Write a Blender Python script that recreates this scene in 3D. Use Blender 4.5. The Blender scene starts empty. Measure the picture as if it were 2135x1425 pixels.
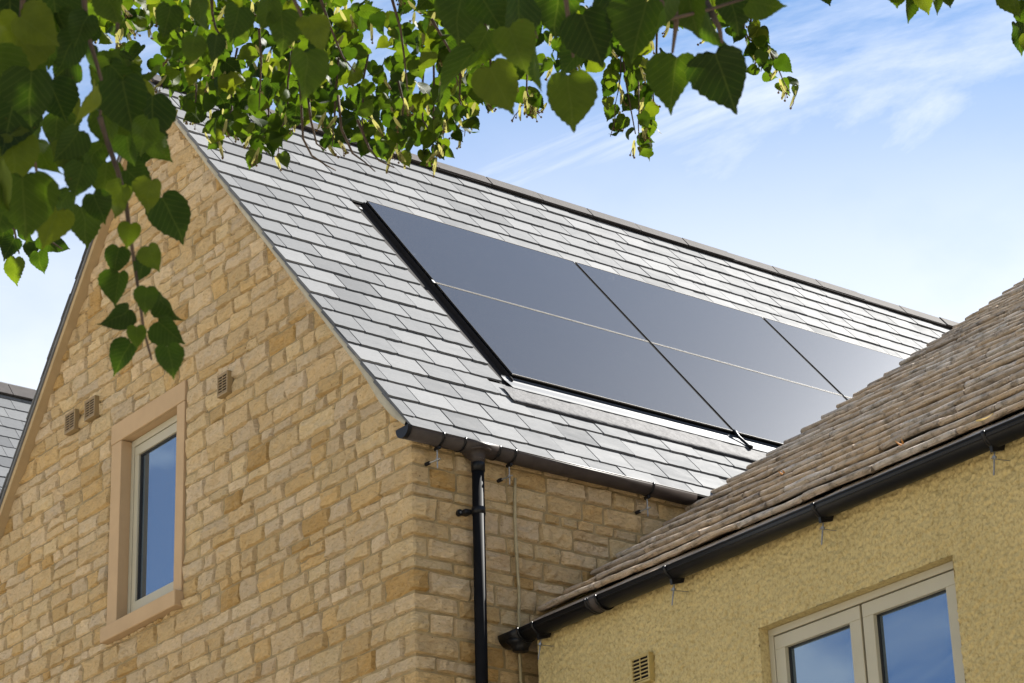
import bpy, math, random
from mathutils import Vector, Matrix, noise as mnoise
random.seed(7)
R = math.radians
scene = bpy.context.scene

# ------------------------------------------------------------------ camera
CAM = Vector((10.7621, -7.6015, 1.6))
RIGHT = Vector((0.5999981, 0.7993633, -0.0319469))
DOWN = Vector((-0.3343508, 0.2142831, -0.9177648))
FWD = Vector((-0.7267818, 0.5613386, 0.3958372))
PW, PH, PF = 2135.0, 1425.0, 5437.8          # photograph size and focal length in its pixels
cd = bpy.data.cameras.new('camera')
cam = bpy.data.objects.new('camera', cd)
scene.collection.objects.link(cam)
UP, BACK = -DOWN, -FWD
cam.matrix_world = Matrix(((RIGHT.x, UP.x, BACK.x, CAM.x), (RIGHT.y, UP.y, BACK.y, CAM.y), (RIGHT.z, UP.z, BACK.z, CAM.z), (0, 0, 0, 1)))
cd.sensor_width = 36.0
cd.lens = PF / PW * 36.0
cd.clip_end = 3000
cd.dof.use_dof = True
cd.dof.focus_distance = 15.5
cd.dof.aperture_fstop = 22.0
scene.camera = cam

def proj(p):
    d = Vector(p) - CAM
    z = d.dot(FWD)
    if z < 0.05:
        return None
    return (d.dot(RIGHT) / z * PF + PW / 2, d.dot(DOWN) / z * PF + PH / 2, z)

def at(px, py, depth):
    return CAM + (RIGHT * ((px - PW / 2) / PF) + DOWN * ((py - PH / 2) / PF) + FWD) * depth

# ------------------------------------------------------------------ light
SUN = Vector((-0.04, 0.70, 0.715)).normalized()
sun_el = math.asin(SUN.z)
sun_az = math.atan2(SUN.x, SUN.y)
world = bpy.data.worlds.new('World')
scene.world = world
world.use_nodes = True
wn, wl = world.node_tree.nodes, world.node_tree.links
wn.clear()

class NT:
    """small helper to write node trees"""
    def __init__(s, tree):
        s.n, s.l = tree.nodes, tree.links
    def new(s, t, **kw):
        nd = s.n.new(t)
        for k, v in kw.items():
            if k.startswith('i_'):
                key = k[2:]
                nd.inputs[int(key) if key.isdigit() else key.replace('_', ' ')].default_value = v
            else:
                setattr(nd, k, v)
        return nd
    def link(s, a, b):
        s.l.new(a, b)
    def math(s, op, a, b=None, clamp=False):
        nd = s.n.new('ShaderNodeMath'); nd.operation = op; nd.use_clamp = clamp
        for i, v in enumerate((a, b)):
            if v is None: continue
            if isinstance(v, (int, float)): nd.inputs[i].default_value = v
            else: s.l.new(v, nd.inputs[i])
        return nd.outputs[0]
    def ramp(s, fac, stops, mode='LINEAR'):
        nd = s.n.new('ShaderNodeValToRGB'); nd.color_ramp.interpolation = mode
        e = nd.color_ramp.elements
        while len(e) < len(stops): e.new(0.5)
        for i, (p, c) in enumerate(stops):
            e[i].position = p
            e[i].color = c if len(c) == 4 else (*c, 1)
        s.l.new(fac, nd.inputs[0])
        return nd.outputs[0]
    def mix(s, fac, a, b, blend='MIX'):
        nd = s.n.new('ShaderNodeMix'); nd.data_type = 'RGBA'; nd.blend_type = blend
        for sock, v in ((nd.inputs[0], fac), (nd.inputs[6], a), (nd.inputs[7], b)):
            if isinstance(v, (int, float)): sock.default_value = v
            elif isinstance(v, tuple): sock.default_value = v if len(v) == 4 else (*v, 1)
            else: s.l.new(v, sock)
        return nd.outputs[2]

w = NT(world.node_tree)
out = w.new('ShaderNodeOutputWorld')
bg = w.new('ShaderNodeBackground')
sky = w.new('ShaderNodeTexSky', sky_type='NISHITA', sun_disc=False, sun_elevation=sun_el, sun_rotation=sun_az,
            altitude=100.0, air_density=0.74, dust_density=0.0, ozone_density=3.8)
tc = w.new('ShaderNodeTexCoord')
sep = w.new('ShaderNodeSeparateXYZ')
w.link(tc.outputs['Generated'], sep.inputs[0])
zc = w.math('MAXIMUM', sep.outputs[2], 0.03)
# thin cirrus on a flat layer high above
cx, cy = w.math('DIVIDE', sep.outputs[0], zc), w.math('DIVIDE', sep.outputs[1], zc)
comb = w.new('ShaderNodeCombineXYZ'); w.link(cx, comb.inputs[0]); w.link(cy, comb.inputs[1])
mp = w.new('ShaderNodeMapping'); mp.vector_type = 'TEXTURE'; mp.inputs['Rotation'].default_value = (0, 0, R(24)); mp.inputs['Scale'].default_value = (0.62, 0.235, 1); mp.inputs['Location'].default_value = (0.225, 0.45, 0)
w.link(comb.outputs[0], mp.inputs[0])
nz = w.new('ShaderNodeTexNoise', i_Scale=1.0, i_Detail=9.0, i_Roughness=0.64, i_Distortion=0.7)
w.link(mp.outputs[0], nz.inputs['Vector'])
nz2 = w.new('ShaderNodeTexNoise', i_Scale=0.55, i_Detail=3.0)
w.link(comb.outputs[0], nz2.inputs['Vector'])
cir = w.ramp(nz.outputs[0], [(0.385, (0, 0, 0)), (0.70, (1, 1, 1))])
cirm = w.ramp(nz2.outputs[0], [(0.30, (0.08, 0.08, 0.08)), (0.58, (1, 1, 1))])
cirrus = w.math('MULTIPLY', w.math('MULTIPLY', cir, cirm), 0.72)
# scattered fair-weather cumulus low in the sky
mp2 = w.new('ShaderNodeMapping'); mp2.inputs['Scale'].default_value = (1, 1, 1.6); mp2.inputs['Location'].default_value = (1.7, 0.6, 2.2)
w.link(tc.outputs['Generated'], mp2.inputs[0])
nz3 = w.new('ShaderNodeTexNoise', i_Scale=9.0, i_Detail=7.0, i_Roughness=0.52)
w.link(mp2.outputs[0], nz3.inputs['Vector'])
cum = w.math('MULTIPLY', w.ramp(nz3.outputs[0], [(0.44, (0, 0, 0)), (0.58, (1, 1, 1))]), w.ramp(sep.outputs[2], [(0.36, (1, 1, 1)), (0.46, (0, 0, 0))]))
# whitening of the air towards the horizon, thinner on the side away from the sun
hl = w.math('POWER', w.math('ADD', w.math('ADD', w.math('MULTIPLY', sep.outputs[0], sep.outputs[0]), w.math('MULTIPLY', sep.outputs[1], sep.outputs[1])), 1e-4), 0.5)
hs = math.hypot(SUN.x, SUN.y)
sd_ = w.math('DIVIDE', w.math('ADD', w.math('MULTIPLY', sep.outputs[0], SUN.x / hs), w.math('MULTIPLY', sep.outputs[1], SUN.y / hs)), hl)
side = w.ramp(w.math('ADD', w.math('MULTIPLY', sd_, 0.5), 0.5), [(0.1, (0.12, 0.12, 0.12)), (0.72, (1, 1, 1))], 'EASE')
haze = w.ramp(sep.outputs[2], [(0.0, (1, 1, 1)), (0.35, (0.95, 0.95, 0.95)), (0.425, (0.56, 0.56, 0.56)), (0.50, (0.06, 0.06, 0.06)), (1.0, (0, 0, 0))])
cl = w.math('MAXIMUM', w.math('MAXIMUM', cirrus, w.math('MULTIPLY', cum, 0.9)), w.math('MULTIPLY', w.math('MULTIPLY', haze, side), w.ramp(nz3.outputs[0], [(0.36, (0.80, 0.80, 0.80)), (0.58, (1, 1, 1))])))
bri = w.mix(cl, w.mix(1.0, sky.outputs[0], (0.84, 1.0, 1.0), 'MULTIPLY'), (5.9, 6.0, 6.15))
w.link(bri, bg.inputs['Color'])
bg.inputs['Strength'].default_value = 0.052
w.link(bg.outputs[0], out.inputs[0])
ld = bpy.data.lights.new('sun', 'SUN')
ld.energy = 4.1
ld.angle = R(0.55)
ld.color = (1.0, 0.965, 0.90)
lo = bpy.data.objects.new('sun', ld)
scene.collection.objects.link(lo)
lo.rotation_euler = SUN.to_track_quat('Z', 'Y').to_euler()
lo.location = (0, 0, 30)
scene.view_settings.view_transform = 'Standard'
scene.view_settings.look = 'None'
scene.view_settings.gamma = 1.0
scene.view_settings.exposure = 2.0
scene.render.film_transparent = False
scene.cycles.max_bounces = 5

# ------------------------------------------------------------------ materials
def newmat(name):
    m = bpy.data.materials.new(name); m.use_nodes = True
    m.node_tree.nodes.clear()
    t = NT(m.node_tree)
    o = t.new('ShaderNodeOutputMaterial'); b = t.new('ShaderNodeBsdfPrincipled')
    t.link(b.outputs[0], o.inputs[0])
    return m, t, b, o

def coords(t, scale=(1, 1, 1), kind='Object', rot=(0, 0, 0)):
    c = t.new('ShaderNodeTexCoord'); m = t.new('ShaderNodeMapping')
    m.inputs['Scale'].default_value = scale; m.inputs['Rotation'].default_value = rot
    t.link(c.outputs[kind], m.inputs[0]); return m.outputs[0]

def nse(t, vec, scale, detail=4.0, rough=0.55, dist=0.0):
    n = t.new('ShaderNodeTexNoise', i_Scale=scale, i_Detail=detail, i_Roughness=rough, i_Distortion=dist)
    t.link(vec, n.inputs['Vector']); return n.outputs[0]

def bump(t, b, h, dist, strength=1.0):
    n = t.new('ShaderNodeBump'); n.inputs['Distance'].default_value = dist; n.inputs['Strength'].default_value = strength
    t.link(h, n.inputs['Height']); t.link(n.outputs[0], b.inputs['Normal'])

def mat_stone():
    m, t, b, o = newmat('limestone')
    at_ = t.new('ShaderNodeAttribute', attribute_name='tint')
    v = coords(t, kind='Object')
    vd = coords(t, scale=(1.0, 1.0, 2.1), rot=(0, R(24), 0), kind='Object')
    n1 = nse(t, v, 9.0, 5.0, 0.6); n2 = nse(t, vd, 34.0, 6.0, 0.68, 0.6); n3 = nse(t, v, 3.0, 2.0)
    c1 = t.mix(t.ramp(n1, [(0.35, (0, 0, 0)), (0.7, (1, 1, 1))]), at_.outputs['Color'], (0.57, 0.415, 0.22))
    c1 = t.mix(0.42, at_.outputs['Color'], c1)
    dark = t.ramp(n2, [(0.26, (0.58, 0.51, 0.42)), (0.45, (0.95, 0.94, 0.92)), (0.58, (1.03, 1.03, 1.03)), (0.74, (1.2, 1.2, 1.22))])  # grain darkened in its hollows: relief shading put into the colour
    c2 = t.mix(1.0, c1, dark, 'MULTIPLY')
    rust = t.ramp(n3, [(0.60, (0, 0, 0)), (0.75, (0.35, 0.35, 0.35))])
    c3 = t.mix(rust, c2, (0.45, 0.275, 0.11))
    pit = t.ramp(nse(t, v, 55.0, 1.0), [(0.20, (0.25, 0.2, 0.14)), (0.235, (1, 1, 1))])
    c3 = t.mix(1.0, c3, pit, 'MULTIPLY')
    t.link(c3, b.inputs['Base Color']); b.inputs['Roughness'].default_value = 0.92
    b.inputs['Specular IOR Level'].default_value = 0.2
    n5 = nse(t, vd, 95.0, 3.0, 0.6)
    hgt = t.math('ADD', t.math('ADD', t.math('MULTIPLY', n2, 0.8), t.math('MULTIPLY', n1, 0.5)), t.math('MULTIPLY', n5, 0.22))
    bump(t, b, hgt, 0.034, 1.0)
    return m

def mat_simple(name, col, rough=0.6, spec=0.5, metal=0.0, noise_amt=0.12, nscale=6.0, bumpd=0.0, bscale=40.0, stretch=(1, 1, 1)):
    m, t, b, o = newmat(name)
    v = coords(t, scale=stretch)
    n = nse(t, v, nscale, 5.0, 0.6)
    lo_ = tuple(c * (1 - noise_amt) for c in col); hi = tuple(min(1, c * (1 + noise_amt)) for c in col)
    t.link(t.ramp(n, [(0.3, lo_), (0.7, hi)]), b.inputs['Base Color'])
    b.inputs['Roughness'].default_value = rough; b.inputs['Specular IOR Level'].default_value = spec; b.inputs['Metallic'].default_value = metal
    if bumpd: bump(t, b, nse(t, v, bscale, 5.0, 0.65), bumpd)
    return m

def mat_slate():
    m, t, b, o = newmat('slate')
    oi = t.new('ShaderNodeObjectInfo'); at_ = t.new('ShaderNodeAttribute', attribute_name='tint')
    rnd = t.math('FRACT', t.math('ADD', oi.outputs['Random'], at_.outputs['Fac']))
    g = t.new('ShaderNodeTexCoord')
    comb = t.new('ShaderNodeCombineXYZ'); t.link(t.math('MULTIPLY', rnd, 37.0), comb.inputs[0]); t.link(t.math('MULTIPLY', rnd, 19.0), comb.inputs[1])
    add = t.new('ShaderNodeVectorMath', operation='ADD'); geo = t.new('ShaderNodeNewGeometry')
    t.link(geo.outputs['Position'], add.inputs[0]); t.link(comb.outputs[0], add.inputs[1])
    mp = t.new('ShaderNodeMapping'); mp.inputs['Scale'].default_value = (1.0, 0.35, 1.0); t.link(add.outputs[0], mp.inputs[0])
    n1 = nse(t, mp.outputs[0], 11.0, 6.0, 0.62, 0.4); n2 = nse(t, mp.outputs[0], 70.0, 4.0, 0.7)
    base = t.ramp(rnd, [(0.0, (0.066, 0.070, 0.076)), (0.15, (0.098, 0.102, 0.108)), (0.6, (0.120, 0.124, 0.129)), (1.0, (0.160, 0.163, 0.167))])
    var = t.ramp(n1, [(0.25, (0.78, 0.78, 0.79)), (0.55, (1, 1, 1)), (0.8, (1.14, 1.13, 1.11))])
    c = t.mix(1.0, base, var, 'MULTIPLY')
    fine = t.ramp(n2, [(0.3, (0.86, 0.86, 0.86)), (0.6, (1, 1, 1))])
    t.link(t.mix(1.0, c, fine, 'MULTIPLY'), b.inputs['Base Color'])
    t.link(t.ramp(n1, [(0.3, (0.68, 0.68, 0.68)), (0.7, (0.82, 0.82, 0.82))]), b.inputs['Roughness'])
    b.inputs['Specular IOR Level'].default_value = 0.12
    bump(t, b, t.math('ADD', n1, t.math('MULTIPLY', n2, 0.25)), 0.0035, 0.8)
    return m

def mat_tile():
    m, t, b, o = newmat('stone_tile')
    oi = t.new('ShaderNodeObjectInfo'); at_ = t.new('ShaderNodeAttribute', attribute_name='tint')
    rnd = t.math('FRACT', t.math('ADD', oi.outputs['Random'], at_.outputs['Fac']))
    geo = t.new('ShaderNodeNewGeometry')
    n1 = nse(t, geo.outputs['Position'], 16.0, 6.0, 0.66); n2 = nse(t, geo.outputs['Position'], 75.0, 4.0, 0.7); n3 = nse(t, geo.outputs['Position'], 5.0, 3.0)
    base = t.ramp(rnd, [(0.0, (0.33, 0.275, 0.22)), (0.35, (0.40, 0.315, 0.23)), (0.65, (0.42, 0.32, 0.22)), (0.85, (0.43, 0.365, 0.295)), (1.0, (0.47, 0.41, 0.345))])
    lich = t.ramp(n1, [(0.33, (0.45, 0.44, 0.42)), (0.48, (1, 1, 1)), (0.68, (1.22, 1.19, 1.16))])
    c = t.mix(1.0, base, lich, 'MULTIPLY')
    c = t.mix(t.ramp(n3, [(0.55, (0, 0, 0)), (0.72, (0.55, 0.55, 0.55))]), c, (0.46, 0.32, 0.18))
    sp = t.ramp(n2, [(0.30, (0.42, 0.40, 0.38)), (0.43, (1, 1, 1)), (0.66, (1, 1, 1)), (0.76, (1.6, 1.58, 1.5))])
    t.link(t.mix(1.0, c, sp, 'MULTIPLY'), b.inputs['Base Color'])
    b.inputs['Roughness'].default_value = 0.9; b.inputs['Specular IOR Level'].default_value = 0.25
    bump(t, b, t.math('ADD', n1, t.math('MULTIPLY', n2, 0.4)), 0.012, 1.0)
    return m

def mat_render():
    m, t, b, o = newmat('roughcast_render')
    v = coords(t, scale=(1.25, 1, 0.9))
    n1 = nse(t, v, 62.0, 4.0, 0.62); n2 = nse(t, v, 1.6, 3.0); n4 = nse(t, v, 26.0, 2.0)
    vor = t.new('ShaderNodeTexVoronoi', feature='F1'); vor.inputs['Scale'].default_value = 58.0; vor.inputs['Randomness'].default_value = 1.0
    t.link(v, vor.inputs['Vector'])
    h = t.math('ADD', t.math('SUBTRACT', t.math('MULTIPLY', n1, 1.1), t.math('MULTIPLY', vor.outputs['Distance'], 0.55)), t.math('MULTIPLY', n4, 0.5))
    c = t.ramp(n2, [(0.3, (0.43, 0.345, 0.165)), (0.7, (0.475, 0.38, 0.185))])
    sh = t.ramp(h, [(0.2, (0.84, 0.82, 0.78)), (0.45, (1, 1, 1)), (0.75, (1.04, 1.04, 1.04))])  # relief shade painted into the colour, darker in the hollows
    sh = t.mix(1.0, sh, t.ramp(nse(t, v, 58.0, 4.0, 0.6), [(0.30, (0.68, 0.66, 0.60)), (0.48, (0.99, 0.99, 0.99)), (0.66, (1.12, 1.12, 1.12))]), 'MULTIPLY')  # speckle that deepens the painted relief shade
    stv = coords(t, scale=(7.0, 1.0, 0.5)); stn = nse(t, stv, 1.0, 5.0, 0.6)
    sh = t.mix(t.math('MULTIPLY', t.ramp(stn, [(0.50, (0, 0, 0)), (0.72, (1, 1, 1))]), 0.22), sh, (0.62, 0.60, 0.52))
    t.link(t.mix(1.0, c, sh, 'MULTIPLY'), b.inputs['Base Color'])
    b.inputs['Roughness'].default_value = 0.95; b.inputs['Specular IOR Level'].default_value = 0.15
    bump(t, b, h, 0.005, 1.0)
    return m

def mat_glass():
    m, t, b, o = newmat('window_glass')
    b.inputs['Base Color'].default_value = (0.012, 0.013, 0.016, 1); b.inputs['Roughness'].default_value = 0.5
    g = t.new('ShaderNodeBsdfGlossy'); g.inputs['Color'].default_value = (0.46, 0.64, 0.86, 1); g.inputs['Roughness'].default_value = 0.01
    v = coords(t); wv = t.new('ShaderNodeBump'); wv.inputs['Distance'].default_value = 0.004; wv.inputs['Strength'].default_value = 0.12
    t.link(nse(t, v, 2.2, 1.0), wv.inputs['Height']); t.link(wv.outputs[0], g.inputs['Normal'])
    fr = t.new('ShaderNodeFresnel', i_IOR=1.9)
    f = t.math('ADD', t.math('MULTIPLY', fr.outputs[0], 0.9), 0.24, clamp=True)
    mx = t.new('ShaderNodeMixShader'); t.link(f, mx.inputs[0]); t.link(b.outputs[0], mx.inputs[1]); t.link(g.outputs[0], mx.inputs[2])
    t.link(mx.outputs[0], o.inputs[0])
    return m

def mat_pv():
    m, t, b, o = newmat('solar_glass')
    geo = t.new('ShaderNodeNewGeometry')
    mp = t.new('ShaderNodeMapping'); mp.inputs['Scale'].default_value = (1.0, 0.5, 1.0); mp.inputs['Rotation'].default_value = (R(20), 0, R(12)); t.link(geo.outputs['Position'], mp.inputs[0])
    n1 = nse(t, mp.outputs[0], 2.2, 6.0, 0.7, 1.8)
    n2 = nse(t, mp.outputs[0], 9.0, 7.0, 0.75, 3.0)
    smear = t.math('MULTIPLY', t.ramp(n2, [(0.60, (0, 0, 0)), (0.72, (1, 1, 1))]), t.ramp(n1, [(0.50, (0, 0, 0)), (0.64, (1, 1, 1))]))
    mp3 = t.new('ShaderNodeMapping'); mp3.inputs['Scale'].default_value = (90.0, 3.0, 90.0); t.link(geo.outputs['Position'], mp3.inputs[0])
    n3 = nse(t, mp3.outputs[0], 1.0, 2.0)
    c = t.mix(t.math('MULTIPLY', smear, 0.45), (0.034, 0.032, 0.030), (0.24, 0.24, 0.24))
    c = t.mix(t.math('MULTIPLY', n3, 0.06), c, (0.17, 0.17, 0.18))
    t.link(c, b.inputs['Base Color'])
    b.inputs['Roughness'].default_value = 0.17
    b.inputs['IOR'].default_value = 1.5
    return m

def mat_leaf():
    m, t, b, o = newmat('lime_leaf')
    oi = t.new('ShaderNodeObjectInfo'); at_ = t.new('ShaderNodeAttribute', attribute_name='tint')
    rnd = t.math('FRACT', t.math('ADD', oi.outputs['Random'], at_.outputs['Fac']))
    geo = t.new('ShaderNodeNewGeometry')
    n1 = nse(t, geo.outputs['Position'], 45.0, 4.0, 0.6)
    c = t.ramp(rnd, [(0.0, (0.008, 0.020, 0.002)), (0.4, (0.016, 0.035, 0.003)), (0.8, (0.029, 0.053, 0.004)), (1.0, (0.058, 0.078, 0.008))])
    var = t.ramp(n1, [(0.3, (0.8, 0.82, 0.8)), (0.65, (1.05, 1.04, 1.0))])
    c = t.mix(1.0, c, var, 'MULTIPLY')
    spot = t.ramp(nse(t, geo.outputs['Position'], 110.0, 1.0), [(0.17, (1, 1, 1)), (0.2, (0, 0, 0))])
    c = t.mix(spot, c, (0.06, 0.03, 0.01))
    tcn = t.new('ShaderNodeTexCoord'); sx = t.new('ShaderNodeSeparateXYZ'); t.link(tcn.outputs['Object'], sx.inputs[0])
    ax = t.math('ABSOLUTE', sx.outputs[0])
    lat = t.math('FRACT', t.math('MULTIPLY', t.math('SUBTRACT', sx.outputs[1], t.math('MULTIPLY', ax, 0.85)), 7.0))
    lat = t.ramp(lat, [(0.0, (1, 1, 1)), (0.10, (0, 0, 0)), (0.93, (0, 0, 0)), (1.0, (1, 1, 1))])
    mid = t.ramp(ax, [(0.006, (1, 1, 1)), (0.022, (0, 0, 0))])
    vein = t.math('MULTIPLY', t.math('MAXIMUM', lat, mid), 0.34)
    c = t.mix(vein, c, (0.060, 0.085, 0.020))
    t.link(c, b.inputs['Base Color']); b.inputs['Roughness'].default_value = 0.6; b.inputs['Specular IOR Level'].default_value = 0.16
    bump(t, b, t.math('ADD', t.math('MULTIPLY', vein, -1.0), t.math('MULTIPLY', n1, 0.5)), 0.0015, 0.8)
    tr = t.new('ShaderNodeBsdfTranslucent'); t.link(t.mix(1.0, c, (2.7, 2.45, 0.85), 'MULTIPLY'), tr.inputs['Color'])
    mx = t.new('ShaderNodeMixShader'); mx.inputs[0].default_value = 0.5
    t.link(b.outputs[0], mx.inputs[1]); t.link(tr.outputs[0], mx.inputs[2]); t.link(mx.outputs[0], o.inputs[0])
    return m

def mat_bract():
    m, t, b, o = newmat('lime_bract')
    c = (0.17, 0.17, 0.05, 1)
    b.inputs['Base Color'].default_value = c; b.inputs['Roughness'].default_value = 0.6
    tr = t.new('ShaderNodeBsdfTranslucent'); tr.inputs['Color'].default_value = (0.30, 0.28, 0.08, 1)
    mx = t.new('ShaderNodeMixShader'); mx.inputs[0].default_value = 0.5
    t.link(b.outputs[0], mx.inputs[1]); t.link(tr.outputs[0], mx.inputs[2]); t.link(mx.outputs[0], o.inputs[0])
    return m

M = {
    'stone': mat_stone(), 'slate': mat_slate(), 'tile': mat_tile(), 'render': mat_render(), 'glass': mat_glass(), 'pv': mat_pv(), 'leaf': mat_leaf(), 'bract': mat_bract(),
    'mortar': mat_simple('mortar', (0.28, 0.212, 0.112), 0.95, 0.1, 0, 0.22, 9.0, 0.006, 70.0),
    'cutstone': mat_simple('dressed_stone', (0.40, 0.275, 0.155), 0.85, 0.2, 0, 0.07, 4.0, 0.0012, 120.0),
    'verge': mat_simple('verge_mortar', (0.34, 0.31, 0.24), 0.9, 0.2, 0, 0.16, 8.0, 0.004, 60.0),
    'soffit': mat_simple('verge_soffit', (0.36, 0.26, 0.14), 0.9, 0.2, 0, 0.1, 6.0),
    'plastic': mat_simple('black_plastic', (0.008, 0.008, 0.009), 0.36, 0.18, 0, 0.2, 12.0),
    'pipe': mat_simple('pipe_plastic', (0.007, 0.007, 0.008), 0.6, 0.05, 0, 0.2, 12.0),
    'dusty': mat_simple('dusty_plastic', (0.040, 0.032, 0.029), 0.5, 0.2, 0, 0.25, 14.0),
    'ridge': mat_simple('ridge_clay', (0.056, 0.050, 0.048), 0.8, 0.08, 0, 0.14, 10.0, 0.002, 60.0),
    'void': mat_simple('black_rubber', (0.006, 0.006, 0.006), 1.0, 0.0),
    'edge': mat_simple('dark_anodised', (0.014, 0.013, 0.013), 0.8, 0.05),
    'channel': mat_simple('steel_channel', (0.045, 0.052, 0.066), 0.5, 0.2, 0.0, 0.1, 8.0),
    'dark': mat_simple('dark_felt', (0.018, 0.016, 0.016), 0.9, 0.1),
    'paint': mat_simple('cream_paint', (0.36, 0.325, 0.235), 0.45, 0.4, 0, 0.04, 5.0),
    'seal': mat_simple('black_seal', (0.02, 0.02, 0.02), 0.6, 0.3),
    'steel': mat_simple('zinc_steel', (0.30, 0.30, 0.295), 0.42, 0.5, 0.8, 0.2, 60.0),
    'alu': mat_simple('pale_metal', (0.24, 0.225, 0.20), 0.55, 0.2, 0.0, 0.08, 20.0),
    'blackmetal': mat_simple('black_metal', (0.016, 0.015, 0.016), 0.34, 0.5, 0.0, 0.2, 18.0),
    'sheet': mat_simple('grey_sheet', (0.09, 0.094, 0.10), 0.6, 0.15, 0.0, 0.10, 8.0),
    'lead': mat_simple('lead_flashing', (0.05, 0.049, 0.053), 0.72, 0.15, 0.0, 0.35, 26.0, 0.008, 22.0, (1, 0.5, 1)),
    'vent': mat_simple('tan_plastic', (0.24, 0.165, 0.075), 0.55, 0.4, 0, 0.06, 9.0),
    'ventr': mat_simple('ochre_plastic', (0.36, 0.27, 0.095), 0.55, 0.4, 0, 0.06, 9.0),
    'bark': mat_simple('bark', (0.055, 0.040, 0.030), 0.9, 0.2, 0, 0.3, 14.0, 0.004, 50.0),
    'mastic': mat_simple('mastic', (0.31, 0.26, 0.155), 0.8, 0.2, 0, 0.2, 25.0),
    'seed': mat_simple('seed', (0.075, 0.045, 0.014), 0.7, 0.2),
    'yellow': mat_simple('dry_leaf', (0.62, 0.40, 0.10), 0.7, 0.2, 0, 0.2, 60.0),
    'orange': mat_simple('dry_leaf_orange', (0.55, 0.25, 0.07), 0.7, 0.2, 0, 0.2, 60.0),
    'ground': mat_simple('pale_gravel', (0.50, 0.43, 0.325), 0.95, 0.1, 0, 0.2, 0.8, 0.02, 30.0),
}

# ------------------------------------------------------------------ mesh helpers
COL = scene.collection
def mesh(name, V, F, mat, smooth=False, tint=None):
    me = bpy.data.meshes.new(name)
    me.from_pydata([tuple(v) for v in V], [], F)
    me.materials.append(mat)
    if smooth:
        me.polygons.foreach_set('use_smooth', [True] * len(me.polygons))
    if tint is not None:
        a = me.color_attributes.new('tint', 'FLOAT_COLOR', 'POINT')
        flat = []
        if isinstance(tint, tuple):
            flat = [*tint, 1.0] * len(V)
        else:
            for c in tint: flat += [*c, 1.0]
        a.data.foreach_set('color', flat)
    me.update()
    return me

def obj(name, me, parent=None, **props):
    o = bpy.data.objects.new(name, me)
    COL.objects.link(o)
    if parent is not None: o.parent = parent
    for k, v in props.items(): o[k] = v
    return o

def thing(name, label, cat, loc=(0, 0, 0), group=None):
    o = bpy.data.objects.new(name, None); COL.objects.link(o)
    o.empty_display_size = 0.3; o.location = loc
    o['label'] = label; o['category'] = cat
    if group: o['group'] = group
    return o

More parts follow.
